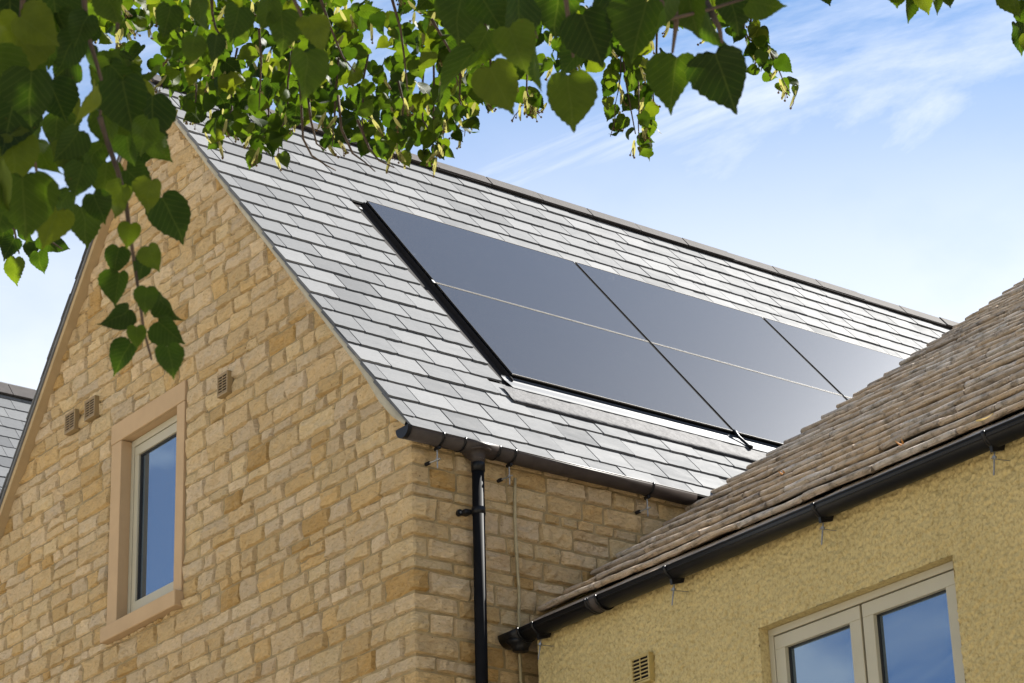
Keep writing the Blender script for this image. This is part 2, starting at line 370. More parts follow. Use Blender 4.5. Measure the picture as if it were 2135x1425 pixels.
class MB:
    """collects geometry in world coordinates"""
    def __init__(s): s.V, s.F = [], []
    def box(s, x0, x1, y0, y1, z0, z1):
        return s.hexa([(x0, y0, z0), (x1, y0, z0), (x1, y1, z0), (x0, y1, z0), (x0, y0, z1), (x1, y0, z1), (x1, y1, z1), (x0, y1, z1)])
    def hexa(s, p):
        b = len(s.V); s.V += [Vector(q) for q in p]
        s.F += [tuple(b + i for i in f) for f in ((3, 2, 1, 0), (4, 5, 6, 7), (0, 1, 5, 4), (1, 2, 6, 5), (2, 3, 7, 6), (3, 0, 4, 7))]
        return s
    def bevbox(s, x0, x1, y0, y1, z0, z1, r=0.004):
        # box whose twelve edges are chamfered
        b = len(s.V); xs, ys, zs = (x0, x1), (y0, y1), (z0, z1); idx = {}
        for i in (0, 1):
            for j in (0, 1):
                for k in (0, 1):
                    sx, sy, sz = (1 - 2 * i) * r, (1 - 2 * j) * r, (1 - 2 * k) * r
                    for a in range(3):
                        idx[(i, j, k, a)] = len(s.V)
                        s.V.append(Vector((xs[i] + (0 if a == 0 else sx), ys[j] + (0 if a == 1 else sy), zs[k] + (0 if a == 2 else sz))))
        def quad(q): s.F.append(tuple(q))
        for i in (0, 1):
            f = [idx[(i, 0, 0, 0)], idx[(i, 1, 0, 0)], idx[(i, 1, 1, 0)], idx[(i, 0, 1, 0)]]; quad(f if i else f[::-1])
            f = [idx[(0, i, 0, 1)], idx[(0, i, 1, 1)], idx[(1, i, 1, 1)], idx[(1, i, 0, 1)]]; quad(f if i else f[::-1])
            f = [idx[(0, 0, i, 2)], idx[(1, 0, i, 2)], idx[(1, 1, i, 2)], idx[(0, 1, i, 2)]]; quad(f if i else f[::-1])
        for i in (0, 1):
            for j in (0, 1):
                quad([idx[(i, j, 0, 0)], idx[(i, j, 1, 0)], idx[(i, j, 1, 1)], idx[(i, j, 0, 1)]])
                quad([idx[(i, 0, j, 0)], idx[(i, 1, j, 0)], idx[(i, 1, j, 2)], idx[(i, 0, j, 2)]])
                quad([idx[(0, i, j, 1)], idx[(1, i, j, 1)], idx[(1, i, j, 2)], idx[(0, i, j, 2)]])
                for k in (0, 1):
                    s.F.append((idx[(i, j, k, 0)], idx[(i, j, k, 1)], idx[(i, j, k, 2)]))
        return s
    def tube(s, pts, rad, n=8, cap=True):
        pts = [Vector(p) for p in pts]; b = len(s.V)
        for i, p in enumerate(pts):
            d = (pts[min(i + 1, len(pts) - 1)] - pts[max(i - 1, 0)]).normalized()
            a = d.cross(Vector((0.31, 0.17, 0.93)));
            if a.length < 0.05: a = d.cross(Vector((1, 0, 0)))
            a.normalize(); c = d.cross(a)
            r = rad[i] if isinstance(rad, (list, tuple)) else rad
            for k in range(n):
                t = 2 * math.pi * k / n
                s.V.append(p + a * (math.cos(t) * r) + c * (math.sin(t) * r))
        for i in range(len(pts) - 1):
            for k in range(n):
                s.F.append((b + i * n + k, b + i * n + (k + 1) % n, b + (i + 1) * n + (k + 1) % n, b + (i + 1) * n + k))
        if cap:
            s.F.append(tuple(b + k for k in range(n))[::-1]); s.F.append(tuple(b + (len(pts) - 1) * n + k for k in range(n)))
        return s
    def sweep(s, prof, frames, closed=True):
        """prof: list of (a,b); frames: list of (origin, A, B)"""
        b = len(s.V); n = len(prof)
        for o_, A, B in frames:
            for a, c in prof: s.V.append(Vector(o_) + Vector(A) * a + Vector(B) * c)
        for i in range(len(frames) - 1):
            for k in range(n if closed else n - 1):
                s.F.append((b + i * n + k, b + i * n + (k + 1) % n, b + (i + 1) * n + (k + 1) % n, b + (i + 1) * n + k))
        if closed:
            s.F.append(tuple(b + k for k in range(n))[::-1]); s.F.append(tuple(b + (len(frames) - 1) * n + k for k in range(n)))
        return s
    def done(s, name, mat, parent=None, smooth=False, tint=None, **props):
        loc = Vector((0, 0, 0)); p = parent
        while p is not None: loc += p.location; p = p.parent
        return obj(name, mesh(name, [v - loc for v in s.V], s.F, mat, smooth, tint), parent, **props)

def recalc(o):
    import bmesh
    bm = bmesh.new(); bm.from_mesh(o.data); bmesh.ops.recalc_face_normals(bm, faces=bm.faces[:]); bm.to_mesh(o.data); bm.free()
    return o

# ------------------------------------------------------------------ ground
g = MB(); g.V = [Vector(p) for p in ((-900, -900, 0), (900, -900, 0), (900, 900, 0), (-900, 900, 0))]; g.F = [(0, 1, 2, 3)]
g.done('ground', M['ground'], kind='structure')

# ================================================================== stone house
house = thing('stone_house', 'honey limestone gabled house with grey slate roof carrying solar panels', 'house')
TR, ZR = 1.1746, 6.876           # right slope: z = ZR - TR x ; left slope: z = ZL + TL x
TL, ZL = 1.265, 13.938
XA = (ZR - ZL) / (TL + TR); ZA = ZR - TR * XA
XE = -(ZL - 6.72) / TL           # left eave
def roofz(x): return min(ZR - TR * x, ZL + TL * x)
YL = 8.4                          # length of the house
WX0, WX1, WZ0, WZ1 = -3.237, -2.528, 6.56, 7.78     # window opening
# masonry behind the stones (mortar shows in the joints)
wb = MB(); D = 0.010
def poly(mb, pts):
    b = len(mb.V); mb.V += [Vector(p) for p in pts]; mb.F.append(tuple(range(b, b + len(pts))))
xl = XE + 0.02
gz = lambda x: roofz(x) - 0.05
poly(wb, [(xl, D, 0), (WX0, D, 0), (WX0, D, gz(WX0)), (xl, D, gz(xl))])
poly(wb, [(WX0, D, 0), (WX1, D, 0), (WX1, D, WZ0), (WX0, D, WZ0)])
poly(wb, [(WX0, D, WZ1), (WX1, D, WZ1), (WX1, D, gz(WX1)), (XA, D, gz(XA)), (WX0, D, gz(WX0))])
poly(wb, [(WX1, D, 0), (-D, D, 0), (-D, D, gz(0)), (WX1, D, gz(WX1))])
poly(wb, [(-D, D, 0), (-D, YL, 0), (-D, YL, 6.76), (-D, D, 6.76)])
poly(wb, [(xl, D, 0), (xl, D, 6.7), (xl, YL, 6.7), (xl, YL, 0)])
poly(wb, [(xl, YL, 0), (xl, YL, gz(xl)), (XA, YL, gz(XA)), (-D, YL, gz(0)), (-D, YL, 0)])
walls = wb.done('wall', M['mortar'], house)

# stones ------------------------------------------------------------
PAL = [(0.54, 0.405, 0.235), (0.56, 0.43, 0.275), (0.52, 0.38, 0.21), (0.57, 0.45, 0.305), (0.53, 0.39, 0.225), (0.55, 0.425, 0.28), (0.57, 0.44, 0.265), (0.50, 0.345, 0.165), (0.53, 0.42, 0.295)]
rs = random.Random(11)
def tint_stone():
    c = list(rs.choice(PAL))
    if rs.random() < 0.05: c = [0.42, 0.265, 0.10]
    k = rs.uniform(0.93, 1.17)
    return (c[0] * k * 1.07, c[1] * k * 1.05, c[2] * k * 0.98)

def stone_geo(path, z0, z1, topfn=None):
    """path: list of (x, y, nx, ny, s) columns, s running 0..L; returns V, F of a rock-faced block"""
    L = path[-1][4]; h = z1 - z0
    nr = max(4, int(h / 0.026) + 2)
    sd = rs.uniform(0, 100)
    proud = rs.uniform(0.004, 0.013); tiltx = rs.uniform(-0.010, 0.010); tiltz = rs.uniform(-0.008, 0.008)
    V, F, cols = [], [], []
    for (x, y, nx, ny, s_) in path:
        zt = z1 if topfn is None else min(z1, topfn(x))
        if zt < z0 + 0.012: cols.append(None); continue
        col = []
        for i in range(nr):
            f = i / (nr - 1)
            # rows bunch towards the edges so the arris is tight
            f = 0 if i == 0 else 1 if i == nr - 1 else 0.09 + 0.82 * (i - 1) / (nr - 3) if nr > 4 else (0.10, 0.90)[i - 1]
            z = z0 + (zt - z0) * f
            jz = 0.0055 * mnoise.noise(Vector((s_ * 9 + sd, f * 0.7, sd))) * (1 if i in (0, nr - 1) else 0.4)
            ed = min(s_, L - s_, z - z0, zt - z)
            edge = i in (0, nr - 1) or s_ <= 1e-6 or L - s_ <= 1e-6
            n = 0.017 * mnoise.noise(Vector((s_ * 8 + sd, z * 11, sd))) + 0.016 * mnoise.noise(Vector((s_ * 24, z * 26 + sd, sd)))
            o_ = -0.013 if edge else proud + n + 0.6 * tiltx * (s_ / L - 0.5) * 2 + 0.6 * tiltz * (f - 0.5) * 2 - 0.006 * max(0, 1 - ed / 0.018)
            if not edge: o_ = max(o_, -0.006)
            js = 0.006 * mnoise.noise(Vector((sd, z * 13, 3.3))) if edge else 0
            tx, ty = -ny, nx
            col.append(len(V)); V.append(Vector((x + nx * o_ + tx * js, y + ny * o_ + ty * js, z + jz)))
        cols.append(col)
    for a, b in zip(cols[:-1], cols[1:]):
        if a is None or b is None: continue
        for i in range(nr - 1): F.append((a[i], b[i], b[i + 1], a[i + 1]))
    return V, F

def colpos(L):
    n = max(3, int(round(L / 0.034)))
    e = min(0.012, L * 0.16)
    return [0.0] + [e + (L - 2 * e) * k / (n - 1) for k in range(n)] + [L]

STONES = []     # (projected area, V, F, tint)
def keep_stone(V, F):
    if not F: return
    c = sum(V, Vector()) / len(V); p = proj(c); area = 0.0
    if p and -20 < p[0] < PW + 20 and -20 < p[1] < PH + 20:
        q = [proj(v) for v in V]; area = (max(a[0] for a in q) - min(a[0] for a in q)) * (max(a[1] for a in q) - min(a[1] for a in q))
        if p[0] < 300 and p[1] < 450: area *= 0.15        # behind the leaves
    STONES.append((area, V, F, tint_stone()))

# course heights: read at the corner from the eave downwards, then repeated at random
heights = [0.085, 0.105, 0.115, 0.062, 0.135, 0.095, 0.115, 0.07, 0.13, 0.10, 0.12, 0.125, 0.08, 0.135]
edges = [6.775]
for hh in heights: edges.append(edges[-1] - hh)
while edges[-1] > 0.1: edges.append(edges[-1] - rs.choice((0.075, 0.09, 0.10, 0.115, 0.125, 0.14)))
upper = [6.775]
while upper[-1] < ZA: upper.append(upper[-1] + rs.choice((0.075, 0.09, 0.10, 0.11, 0.12, 0.135)))
courses = [(edges[i + 1], edges[i]) for i in range(len(edges) - 1)] + [(upper[i], upper[i + 1]) for i in range(len(upper) - 1)]
J = 0.0048
holes = [(-3.378, -2.424, 6.435, 7.921)]
def fill_run(x0, x1, z0, z1, plane):
    """fill one course between x0 and x1 with stones; plane 'G' gable (runs in X) or 'S' side (runs in Y)"""
    x = x0
    h = z1 - z0
    while x < x1 - 0.004:
        L = rs.uniform(1.2, 2.7) * h if h > 0.1 else rs.uniform(1.6, 3.4) * h
        L = max(0.10, min(0.36, L))
        if x1 - x - L < 0.11: L = x1 - x
        if L > 0.52: L *= 0.5
        parts = [(z0, z1)]
        if h > 0.122 and rs.random() < 0.14:
            m = z0 + h * rs.uniform(0.4, 0.6); parts = [(z0, m), (m, z1)]
        for a, b in parts:
            cp = colpos(L - 2 * J)
            if plane == 'G':
                path = [(x + J + s_, 0.0, 0.0, -1.0, s_) for s_ in cp]
                V, F = stone_geo(path, a + J, b - J, lambda xx: roofz(xx) - 0.055)
            else:
                path = [(0.0, x + J + s_, 1.0, 0.0, s_) for s_ in cp]
                V, F = stone_geo(path, a + J, b - J)
            keep_stone(V, F)
        x += L

for ci, (z0, z1) in enumerate(courses):
    h = z1 - z0
    if z0 < 2.0 and False: continue
    # gable extents in this course
    xr = min(0.0, (ZR - 0.03 - z0) / TR); xlft = max(XE + 0.02, (z0 - ZL + 0.03) / TL)
    end = xr
    if z1 <= 6.78:
        # quoin that turns the corner
        a, b = ((0.27, 0.115), (0.13, 0.27))[ci % 2]
        a += rs.uniform(-0.03, 0.05); b += rs.uniform(-0.025, 0.05)
        LA, LB = a - J, b - J; rr = 0.014
        path = []
        for s_ in colpos(LA + 0.02)[:-2]: path.append((-a + J + s_, 0.0, 0.0, -1.0, s_))
        path = [p for p in path if p[0] < -rr * 1.2]
        path.append((-rr, 0.0, 0.05, -1.0, LA - rr)); path.append((-rr * 0.3, rr * 0.3, 0.707, -0.707, LA)); path.append((0.0, rr, 1.0, -0.05, LA + rr))
        for s_ in colpos(LB + 0.02)[2:]:
            y = s_ - 0.02
            if y > rr * 1.2: path.append((0.0, y, 1.0, 0.0, LA + y))
        V, F = stone_geo(path, z0 + J, z1 - J)
        keep_stone(V, F)
        end = -a
        fill_run(b, 2.6 if z0 > 4.6 else YL, z0, z1, 'S')
    segs = [(xlft, end)]
    for hx0, hx1, hz0, hz1 in holes:
        if z0 < hz1 - 0.01 and z1 > hz0 + 0.01:
            ns = []
            for s0, s1 in segs:
                if hx1 <= s0 or hx0 >= s1: ns.append((s0, s1)); continue
                if z1 > hz1 + 0.022: fill_run(hx0, hx1, max(z0, hz1), z1, 'G')
                if z0 < hz0 - 0.022: fill_run(hx0, hx1, z0, min(z1, hz0), 'G')
                if hx0 - s0 > 0.04: ns.append((s0, hx0))
                if s1 - hx1 > 0.04: ns.append((hx1, s1))
            segs = ns
    for s0, s1 in segs: fill_run(s0, s1, z0, z1, 'G')

STONES.sort(key=lambda r: -r[0])
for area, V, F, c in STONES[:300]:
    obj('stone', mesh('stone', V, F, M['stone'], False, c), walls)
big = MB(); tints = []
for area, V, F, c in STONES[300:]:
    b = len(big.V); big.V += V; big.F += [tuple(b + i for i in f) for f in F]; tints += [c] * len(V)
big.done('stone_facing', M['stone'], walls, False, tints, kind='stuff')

# window surround and window ---------------------------------------
MB().bevbox(-3.374, -2.430, -0.012, 0.16, 7.782, 7.918, 0.004).done('lintel', M['cutstone'], house)
MB().bevbox(-3.364, WX0, -0.010, 0.16, 6.535, 7.779, 0.003).done('jamb', M['cutstone'], house)
MB().bevbox(WX1, -2.432, -0.010, 0.16, 6.535, 7.779, 0.003).done('jamb', M['cutstone'], house)
MB().bevbox(-3.350, -2.418, -0.062, 0.16, 6.432, 6.532, 0.005).done('sill', M['cutstone'], house)
FY = 0.065
def ring(mb, x0, x1, z0, z1, wl_, wr, wb_, wt, y0, y1):
    """rectangular frame butted at the corners, outer size x0..x1, z0..z1"""
    mb.bevbox(x0, x1, y0, y1, z1 - wt, z1, 0.002); mb.bevbox(x0, x1, y0, y1, z0, z0 + wb_, 0.002)
    mb.bevbox(x0, x0 + wl_, y0 + 0.0005, y1, z0 + wb_, z1 - wt, 0.002); mb.bevbox(x1 - wr, x1, y0 + 0.0005, y1, z0 + wb_, z1 - wt, 0.002)
    return mb
fr = ring(MB(), WX0 + 0.002, WX1 - 0.002, 6.534, 7.778, 0.036, 0.036, 0.05, 0.045, FY, FY + 0.06).done('window', M['paint'], house)
ring(MB(), WX0 + 0.042, WX1 - 0.042, 6.589, 7.728, 0.050, 0.050, 0.085, 0.062, FY + 0.004, FY + 0.05).done('sash', M['paint'], fr)
ring(MB(), WX0 + 0.090, WX1 - 0.090, 6.672, 7.668, 0.010, 0.010, 0.010, 0.010, FY + 0.018, FY + 0.045).done('seal', M['seal'], fr)
MB().box(WX0 + 0.095, WX1 - 0.095, FY + 0.030, FY + 0.05, 6.677, 7.663).done('pane', M['glass'], fr)
MB().box(WX0 - 0.05, WX1 + 0.05, FY + 0.062, FY + 0.09, 6.5, 7.79).done('window_back', M['seal'], fr)

def air_vent(parent, x0, x1, z0, z1, y, mat):
    """face towards -Y at y; louvre with slats and a middle bar"""
    v = ring(MB(), x0, x1, z0, z1, 0.012, 0.012, 0.014, 0.012, y, y + 0.045).done('air_vent', mat, parent)
    MB().box(x0 + 0.008, x1 - 0.008, y + 0.012, y + 0.044, z0 + 0.008, z1 - 0.008).done('backing', M['dark'], v)
    n = 7
    for i in range(n):
        zc_ = z0 + 0.02 + (z1 - z0 - 0.036) * i / (n - 1)
        MB().box(x0 + 0.012, x1 - 0.012, y + 0.001, y + 0.007, zc_ - 0.0028, zc_ + 0.0028).done('slat', mat, v)
    xm = (x0 + x1) / 2
    MB().box(xm - 0.002, xm + 0.002, y + 0.0005, y + 0.006, z0 + 0.0145, z1 - 0.0125).done('bar', mat, v)
    return v
air_vent(house, -1.990, -1.868, 7.634, 7.780, -0.042, M['vent'])
air_vent(house, -3.705, -3.563, 8.056, 8.200, -0.042, M['vent'])
air_vent(house, -3.980, -3.838, 8.052, 8.196, -0.042, M['vent'])

# slate roof ---------------------------------------------------------
th = math.atan(TR)
RO = Vector((0.046, 0, ZR - TR * 0.046)); RU = Vector((-math.cos(th), 0, math.sin(th))); RN = Vector((math.sin(th), 0, math.cos(th))); RV = Vector((0, 1, 0))
def rp(s_, y, h=0.0): return RO + RU * s_ + RV * y + RN * h
SA = (0.046 - XA) / math.cos(th)     # slope length to the apex
OV = -0.08
ub = MB()
ub.hexa([rp(-0.06, OV + 0.03, -0.05), rp(-0.06, YL, -0.05), rp(SA, YL, -0.05), rp(SA, OV + 0.03, -0.05), rp(-0.06, OV + 0.03, -0.022), rp(-0.06, YL, -0.022), rp(SA, YL, -0.022), rp(SA, OV + 0.03, -0.022)])
roof = ub.done('roof', M['dark'], house)
# left slope as a slab with its own slate edge
lsl = MB(); tl = math.atan(TL); LN = Vector((-math.sin(tl), 0, math.cos(tl)))
a0, a1 = Vector((XE - 0.12, 0, ZL + TL * (XE - 0.12))), Vector((XA, 0, ZA))
for y0, y1, h0, h1 in ((OV, YL, -0.020, -0.003),):
    lsl.hexa([a0 + RV * y0 + LN * h0, a1 + RV * y0 + LN * h0, a1 + RV * y1 + LN * h0, a0 + RV * y1 + LN * h0, a0 + RV * y0 + LN * h1, a1 + RV * y0 + LN * h1, a1 + RV * y1 + LN * h1, a0 + RV * y1 + LN * h1])
lsl.done('left_slope', M['slate'], roof)
for k in range(34):     # slates along the left verge, seen edge-on
    s0 = k * 0.148
    if s0 > (a1 - a0).length - 0.15: break
    d = (a1 - a0).normalized(); p = a0 + d * s0 + LN * 0.006
    q = MB(); e = OV - 0.006 + rs.uniform(-0.006, 0.003)
    q.hexa([p + RV * e, p + d * 0.19 + RV * e - LN * 0.004, p + d * 0.19 + RV * 0.2 - LN * 0.004, p + RV * 0.2, p + RV * e + LN * 0.008, p + d * 0.19 + RV * e + LN * 0.004, p + d * 0.19 + RV * 0.2 + LN * 0.004, p + RV * 0.2 + LN * 0.008])
    q.done('verge_slate', M['slate'], roof)

GW, GG = 0.2555, 0.203
def slate_mesh(wd, ln, seed, cut=0.0):
    """slate lying in local x (across), y (up the slope), z out of the roof; tail at y=0"""
    r = random.Random(seed); n = 8; V, F = [], []
    t = 0.0115
    def edge(k, y): return 0.0022 * r.uniform(-1, 1)
    xs = [wd * k / (n - 1) for k in range(n)]
    for k, x in enumerate(xs):
        jt = r.uniform(-0.0035, 0.003) if 0 < k < n - 1 else r.uniform(-0.001, 0.006)
        xx = min(max(x + (r.uniform(-0.002, 0.002)), 0.0), wd)
        V.append((xx, jt, -t)); V.append((xx, jt + r.uniform(0.0005, 0.003), 0.0)); V.append((xx, ln, -t)); V.append((xx, ln, 0.0))
    for k in range(n - 1):
        a, b = 4 * k, 4 * k + 4
        F += [(a + 1, b + 1, b + 3, a + 3), (a, b, b + 1, a + 1), (b, a, a + 2, b + 2)]
    F += [(0, 1, 3, 2), (4 * n - 4, 4 * n - 2, 4 * n - 1, 4 * n - 3)]
    return V, F

PY0, PY1, PS0, PS1 = 1.112, 6.38, 0.917, 3.25       # the solar array on the roof
CH = 1.008                                          # left edge of its flashing
SLATES = []     # (area, matrix, V, F, key)
cache = {}
ncourse = 23
rr_ = random.Random(5)
for k in range(ncourse):
    s0 = 0.02 + GG * (k - 1) if k else -0.105
    if s0 > SA - 0.10: break
    ph = (0.483 if k % 2 else 0.602) + 0.04
    ph = ph % GW
    ys = [OV]
    y = ph - GW if ph - GW > OV + 0.09 else ph
    while y < YL:
        if y - ys[-1] > 0.09: ys.append(y)
        y += GW
    ys.append(YL)
    for y0, y1 in zip(ys[:-1], ys[1:]):
        pieces = [(y0, y1, s0)]
        top = min(0.40, SA - s0 - 0.01)
        if s0 + GG > PS1 and s0 < PS1 and y1 > CH: # cut course above the array
            pieces = []
            if y0 < CH - 0.02: pieces.append((y0, min(y1, CH), s0)); y0 = CH
            if y1 - y0 > 0.02: pieces.append((y0, y1, PS1 + 0.004))
        elif 0.72 < s0 + 0.001 < PS1 and y1 > CH:
            pieces = []
            if CH - y0 > 0.03: pieces.append((y0, CH + rr_.uniform(-0.004, 0.006), s0))
        elif s0 < 0.72 and s0 + GG > 0.60 and y1 > CH + 0.05:
            top = min(top, 0.80 - s0)
        elif s0 < 0.72 and y1 > CH + 0.05:
            top = min(top, 0.80 - s0)
        for p0, p1, s_ in pieces:
            wd = p1 - p0 - 0.0065
            if wd < 0.02: continue
            sd = rr_.randrange(5); ln = max(0.03, top)
            key = (round(wd, 3), round(ln, 2), sd)
            lift = rr_.uniform(0, 0.0035); tilt = 0.0215 / 0.42
            O_ = rp(s_ + rr_.uniform(-0.003, 0.003), p0 + 0.002 + rr_.uniform(-0.0015, 0.0015), 0.003 + lift)
            yaw = rr_.uniform(-0.006, 0.006)
            ex = (RV + RU * yaw).normalized(); ey = (RU - RN * tilt - RV * yaw).normalized(); ez = ex.cross(ey)
            ez = -ez if ez.dot(RN) < 0 else ez
            m4 = Matrix(((ex.x, ey.x, ez.x, O_.x), (ex.y, ey.y, ez.y, O_.y), (ex.z, ey.z, ez.z, O_.z), (0, 0, 0, 1)))
            if key not in cache: cache[key] = slate_mesh(wd, ln, sd * 31 + int(wd * 1000))
            pc = proj(m4 @ Vector((wd / 2, 0.1, 0))); area = 0
            if pc and 0 < pc[0] < PW and 0 < pc[1] < PH:
                area = wd * (1 / pc[2]) ** 2
                low = 1290 - (pc[0] - 1090) * 0.668
                if pc[1] > low: area = 0
                if pc[0] < 900 and pc[1] < 250: area *= 0.3
            SLATES.append((area, m4, key))
SLATES.sort(key=lambda r: -r[0])
me_cache = {}
for area, m4, key in SLATES[:300]:
    if key not in me_cache: me_cache[key] = mesh('slate', *cache[key], M['slate'])
    o = obj('slate', me_cache[key], roof); o.matrix_local = m4
big = MB(); tints = []
for area, m4, key in SLATES[300:]:
    V, F = cache[key]; b = len(big.V); big.V += [m4 @ Vector(v) for v in V]; big.F += [tuple(b + i for i in f) for f in F]; tv = rr_.random(); tints += [(tv, tv, tv)] * len(V)
big.done('slating', M['slate'], roof, False, tints, kind='stuff')

# verge: mortar strip under the right slates, overhanging soffit on the left
vm = MB(); N = 26; prof = []
for i in range(N + 1):
    s_ = -0.03 + (SA + 0.03) * i / N
    dep = 0.050 if s_ > 0.55 else 0.050 + 0.030 * math.sin(math.pi * min(1, max(0, (0.55 - s_) / 0.55)) ** 0.9)
    if s_ < 0.06: dep *= 0.6
    prof.append((s_, dep))
fr_ = []
for s_, dep in prof:
    b = len(vm.V); j = 0.004 * mnoise.noise(Vector((s_ * 7, 0, 0)))
    vm.V += [rp(s_, OV + 0.006 + j, -0.012), rp(s_, OV + 0.010 + j, -0.012 - dep * 0.8), rp(s_, OV + 0.03 + j, -0.012 - dep), rp(s_, 0.02, -0.012 - dep), rp(s_, 0.02, -0.012)]
    fr_.append(b)
for a, b in zip(fr_[:-1], fr_[1:]):
    for k in range(5): vm.F.append((a + k, b + k, b + (k + 1) % 5, a + (k + 1) % 5))
recalc(vm.done('verge', M['verge'], house, True))
vs = MB(); d = (a1 - a0).normalized()
vs.hexa([a0 + RV * (OV + 0.012) - LN * 0.060, a1 + RV * (OV + 0.012) - LN * 0.060, a1 + RV * 0.03 - LN * 0.060, a0 + RV * 0.03 - LN * 0.060, a0 + RV * (OV + 0.012) - LN * 0.022, a1 + RV * (OV + 0.012) - LN * 0.022, a1 + RV * 0.03 - LN * 0.022, a0 + RV * 0.03 - LN * 0.022])
vs.done('verge_soffit', M['soffit'], house)

# ridge tiles
hr = 0.028; leg = 0.135
y = OV - 0.01; k = 0
Y0R = 2.734 - 0.4715 * 6
for k in range(-1, 20):
    y0 = Y0R + 0.4715 * k + 0.02; y1 = y0 + 0.462
    if y0 < OV - 0.02: y0 = OV - 0.02
    if y1 < OV + 0.1: continue
    if y0 > YL: break
    dz = rr_.uniform(-0.004, 0.004); dx = rr_.uniform(-0.004, 0.004)
    q = MB(); ap = Vector((XA + dx, 0, ZA + hr * 1.45 + dz)); lr = RU * -leg; LU = (a1 - a0).normalized(); ll = LU * -leg
    apr = ap + RN * 0.0; t_ = 0.016
    pr_ = [ap + lr, ap + lr * 0.10 + Vector((0, 0, 0.003)), ap + ll * 0.10 + Vector((0, 0, 0.003)), ap + ll, ap + ll - LN * t_, ap - Vector((0, 0, t_ * 1.5)), ap + lr - RN * t_]
    frames = [(Vector((0, 0, 0)), y0), (Vector((0, 0, 0)), y1)]
    b = len(q.V)
    for _, yy in frames: q.V += [p + RV * yy for p in pr_]
    n = len(pr_)
    for i in range(n): q.F.append((i, (i + 1) % n, n + (i + 1) % n, n + i))
    q.F.append(tuple(range(n))[::-1]); q.F.append(tuple(range(n, 2 * n)))
    o = recalc(q.done('ridge_tile', M['ridge'], roof))
rb = MB()
for sgn in (1,):
    rb.hexa([rp(SA - 0.115, OV + 0.01, 0.004), rp(SA - 0.115, YL, 0.004), rp(SA - 0.01, YL, 0.004), rp(SA - 0.01, OV + 0.01, 0.004), rp(SA - 0.115, OV + 0.01, 0.018), rp(SA - 0.115, YL, 0.018), rp(SA - 0.01, YL, 0.018), rp(SA - 0.01, OV + 0.01, 0.018)])
rb.done('ridge_bedding', M['dark'], roof)

# flashing round the solar array --------------------------------------
def slab(mb, s0, s1, y0, y1, h0, h1):
    return mb.hexa([rp(s0, y0, h0), rp(s0, y1, h0), rp(s1, y1, h0), rp(s1, y0, h0), rp(s0, y0, h1), rp(s0, y1, h1), rp(s1, y1, h1), rp(s1, y0, h1)])
fl = slab(MB(), 0.735, PS1 - 0.01, CH - 0.02, PY0 - 0.002, -0.02, -0.012)
slab(fl, 0.86, PS1 - 0.006, CH + 0.086, CH + 0.092, -0.0115, 0.016)
flo = fl.done('flashing', M['dark'], roof)
slab(MB(), 2.07, 2.11, CH + 0.085, CH + 0.10, 0.024, 0.030).done('clip', M['steel'], flo)
slab(MB(), 3.12, 3.15, CH + 0.01, CH + 0.028, -0.010, 0.006).done('clip', M['steel'], flo)
bs = MB()   # folded metal apron below the panels
prof = [(0.744, 0.008), (0.748, 0.015), (0.786, 0.012)]
for s_, h in prof:
    bs.V += [rp(s_, CH + 0.03, h), rp(s_, PY1 + 0.05, h)]
for i in range(len(prof) - 1): bs.F.append((2 * i, 2 * i + 1, 2 * i + 3, 2 * i + 2))
bs.done('apron', M['sheet'], roof)
bc = MB(); prof = [(0.7861, 0.012), (0.86, 0.002), (0.905, 0.002), (0.912, 0.006)]
for s_, h in prof: bc.V += [rp(s_, CH + 0.03, h), rp(s_, PY1 + 0.05, h)]
for i in range(3): bc.F.append((2 * i, 2 * i + 1, 2 * i + 3, 2 * i + 2))
bc.done('channel', M['channel'], roof)
lm = MB(); nY = 110
for i in range(nY + 1):
    yy = CH - 0.055 + (PY1 + 0.1 - CH) * i / nY
    for j, s_ in enumerate((0.566, 0.567, 0.61, 0.66, 0.71, 0.752)):
        hh = 0.010 + 0.005 * mnoise.noise(Vector((yy * 6, s_ * 20, 1.0))) + 0.003 * mnoise.noise(Vector((yy * 17, s_ * 40, 2.0)))
        if j == 0: hh = 0.001
        lm.V.append(rp(s_ + 0.004 * mnoise.noise(Vector((yy * 3, j, 0))) * (1 if j < 5 else 0), yy, hh))
for i in range(nY):
    for j in range(5): lm.F.append((6 * i + j, 6 * i + 6 + j, 6 * i + 7 + j, 6 * i + 1 + j))
recalc(lm.done('lead_flashing', M['lead'], roof, True))
# drain cover and hook at the foot of the second column of panels
hk = MB(); yb = 2.862
hk.tube([rp(0.925, yb - 0.004, 0.032), rp(0.905, yb, 0.030), rp(0.86, yb + 0.004, 0.022), rp(0.78, yb + 0.02, 0.022), rp(0.735, yb + 0.03, 0.024)], [0.008, 0.011, 0.010, 0.009, 0.014], 8)
hk.done('bracket', M['plastic'], roof, True)

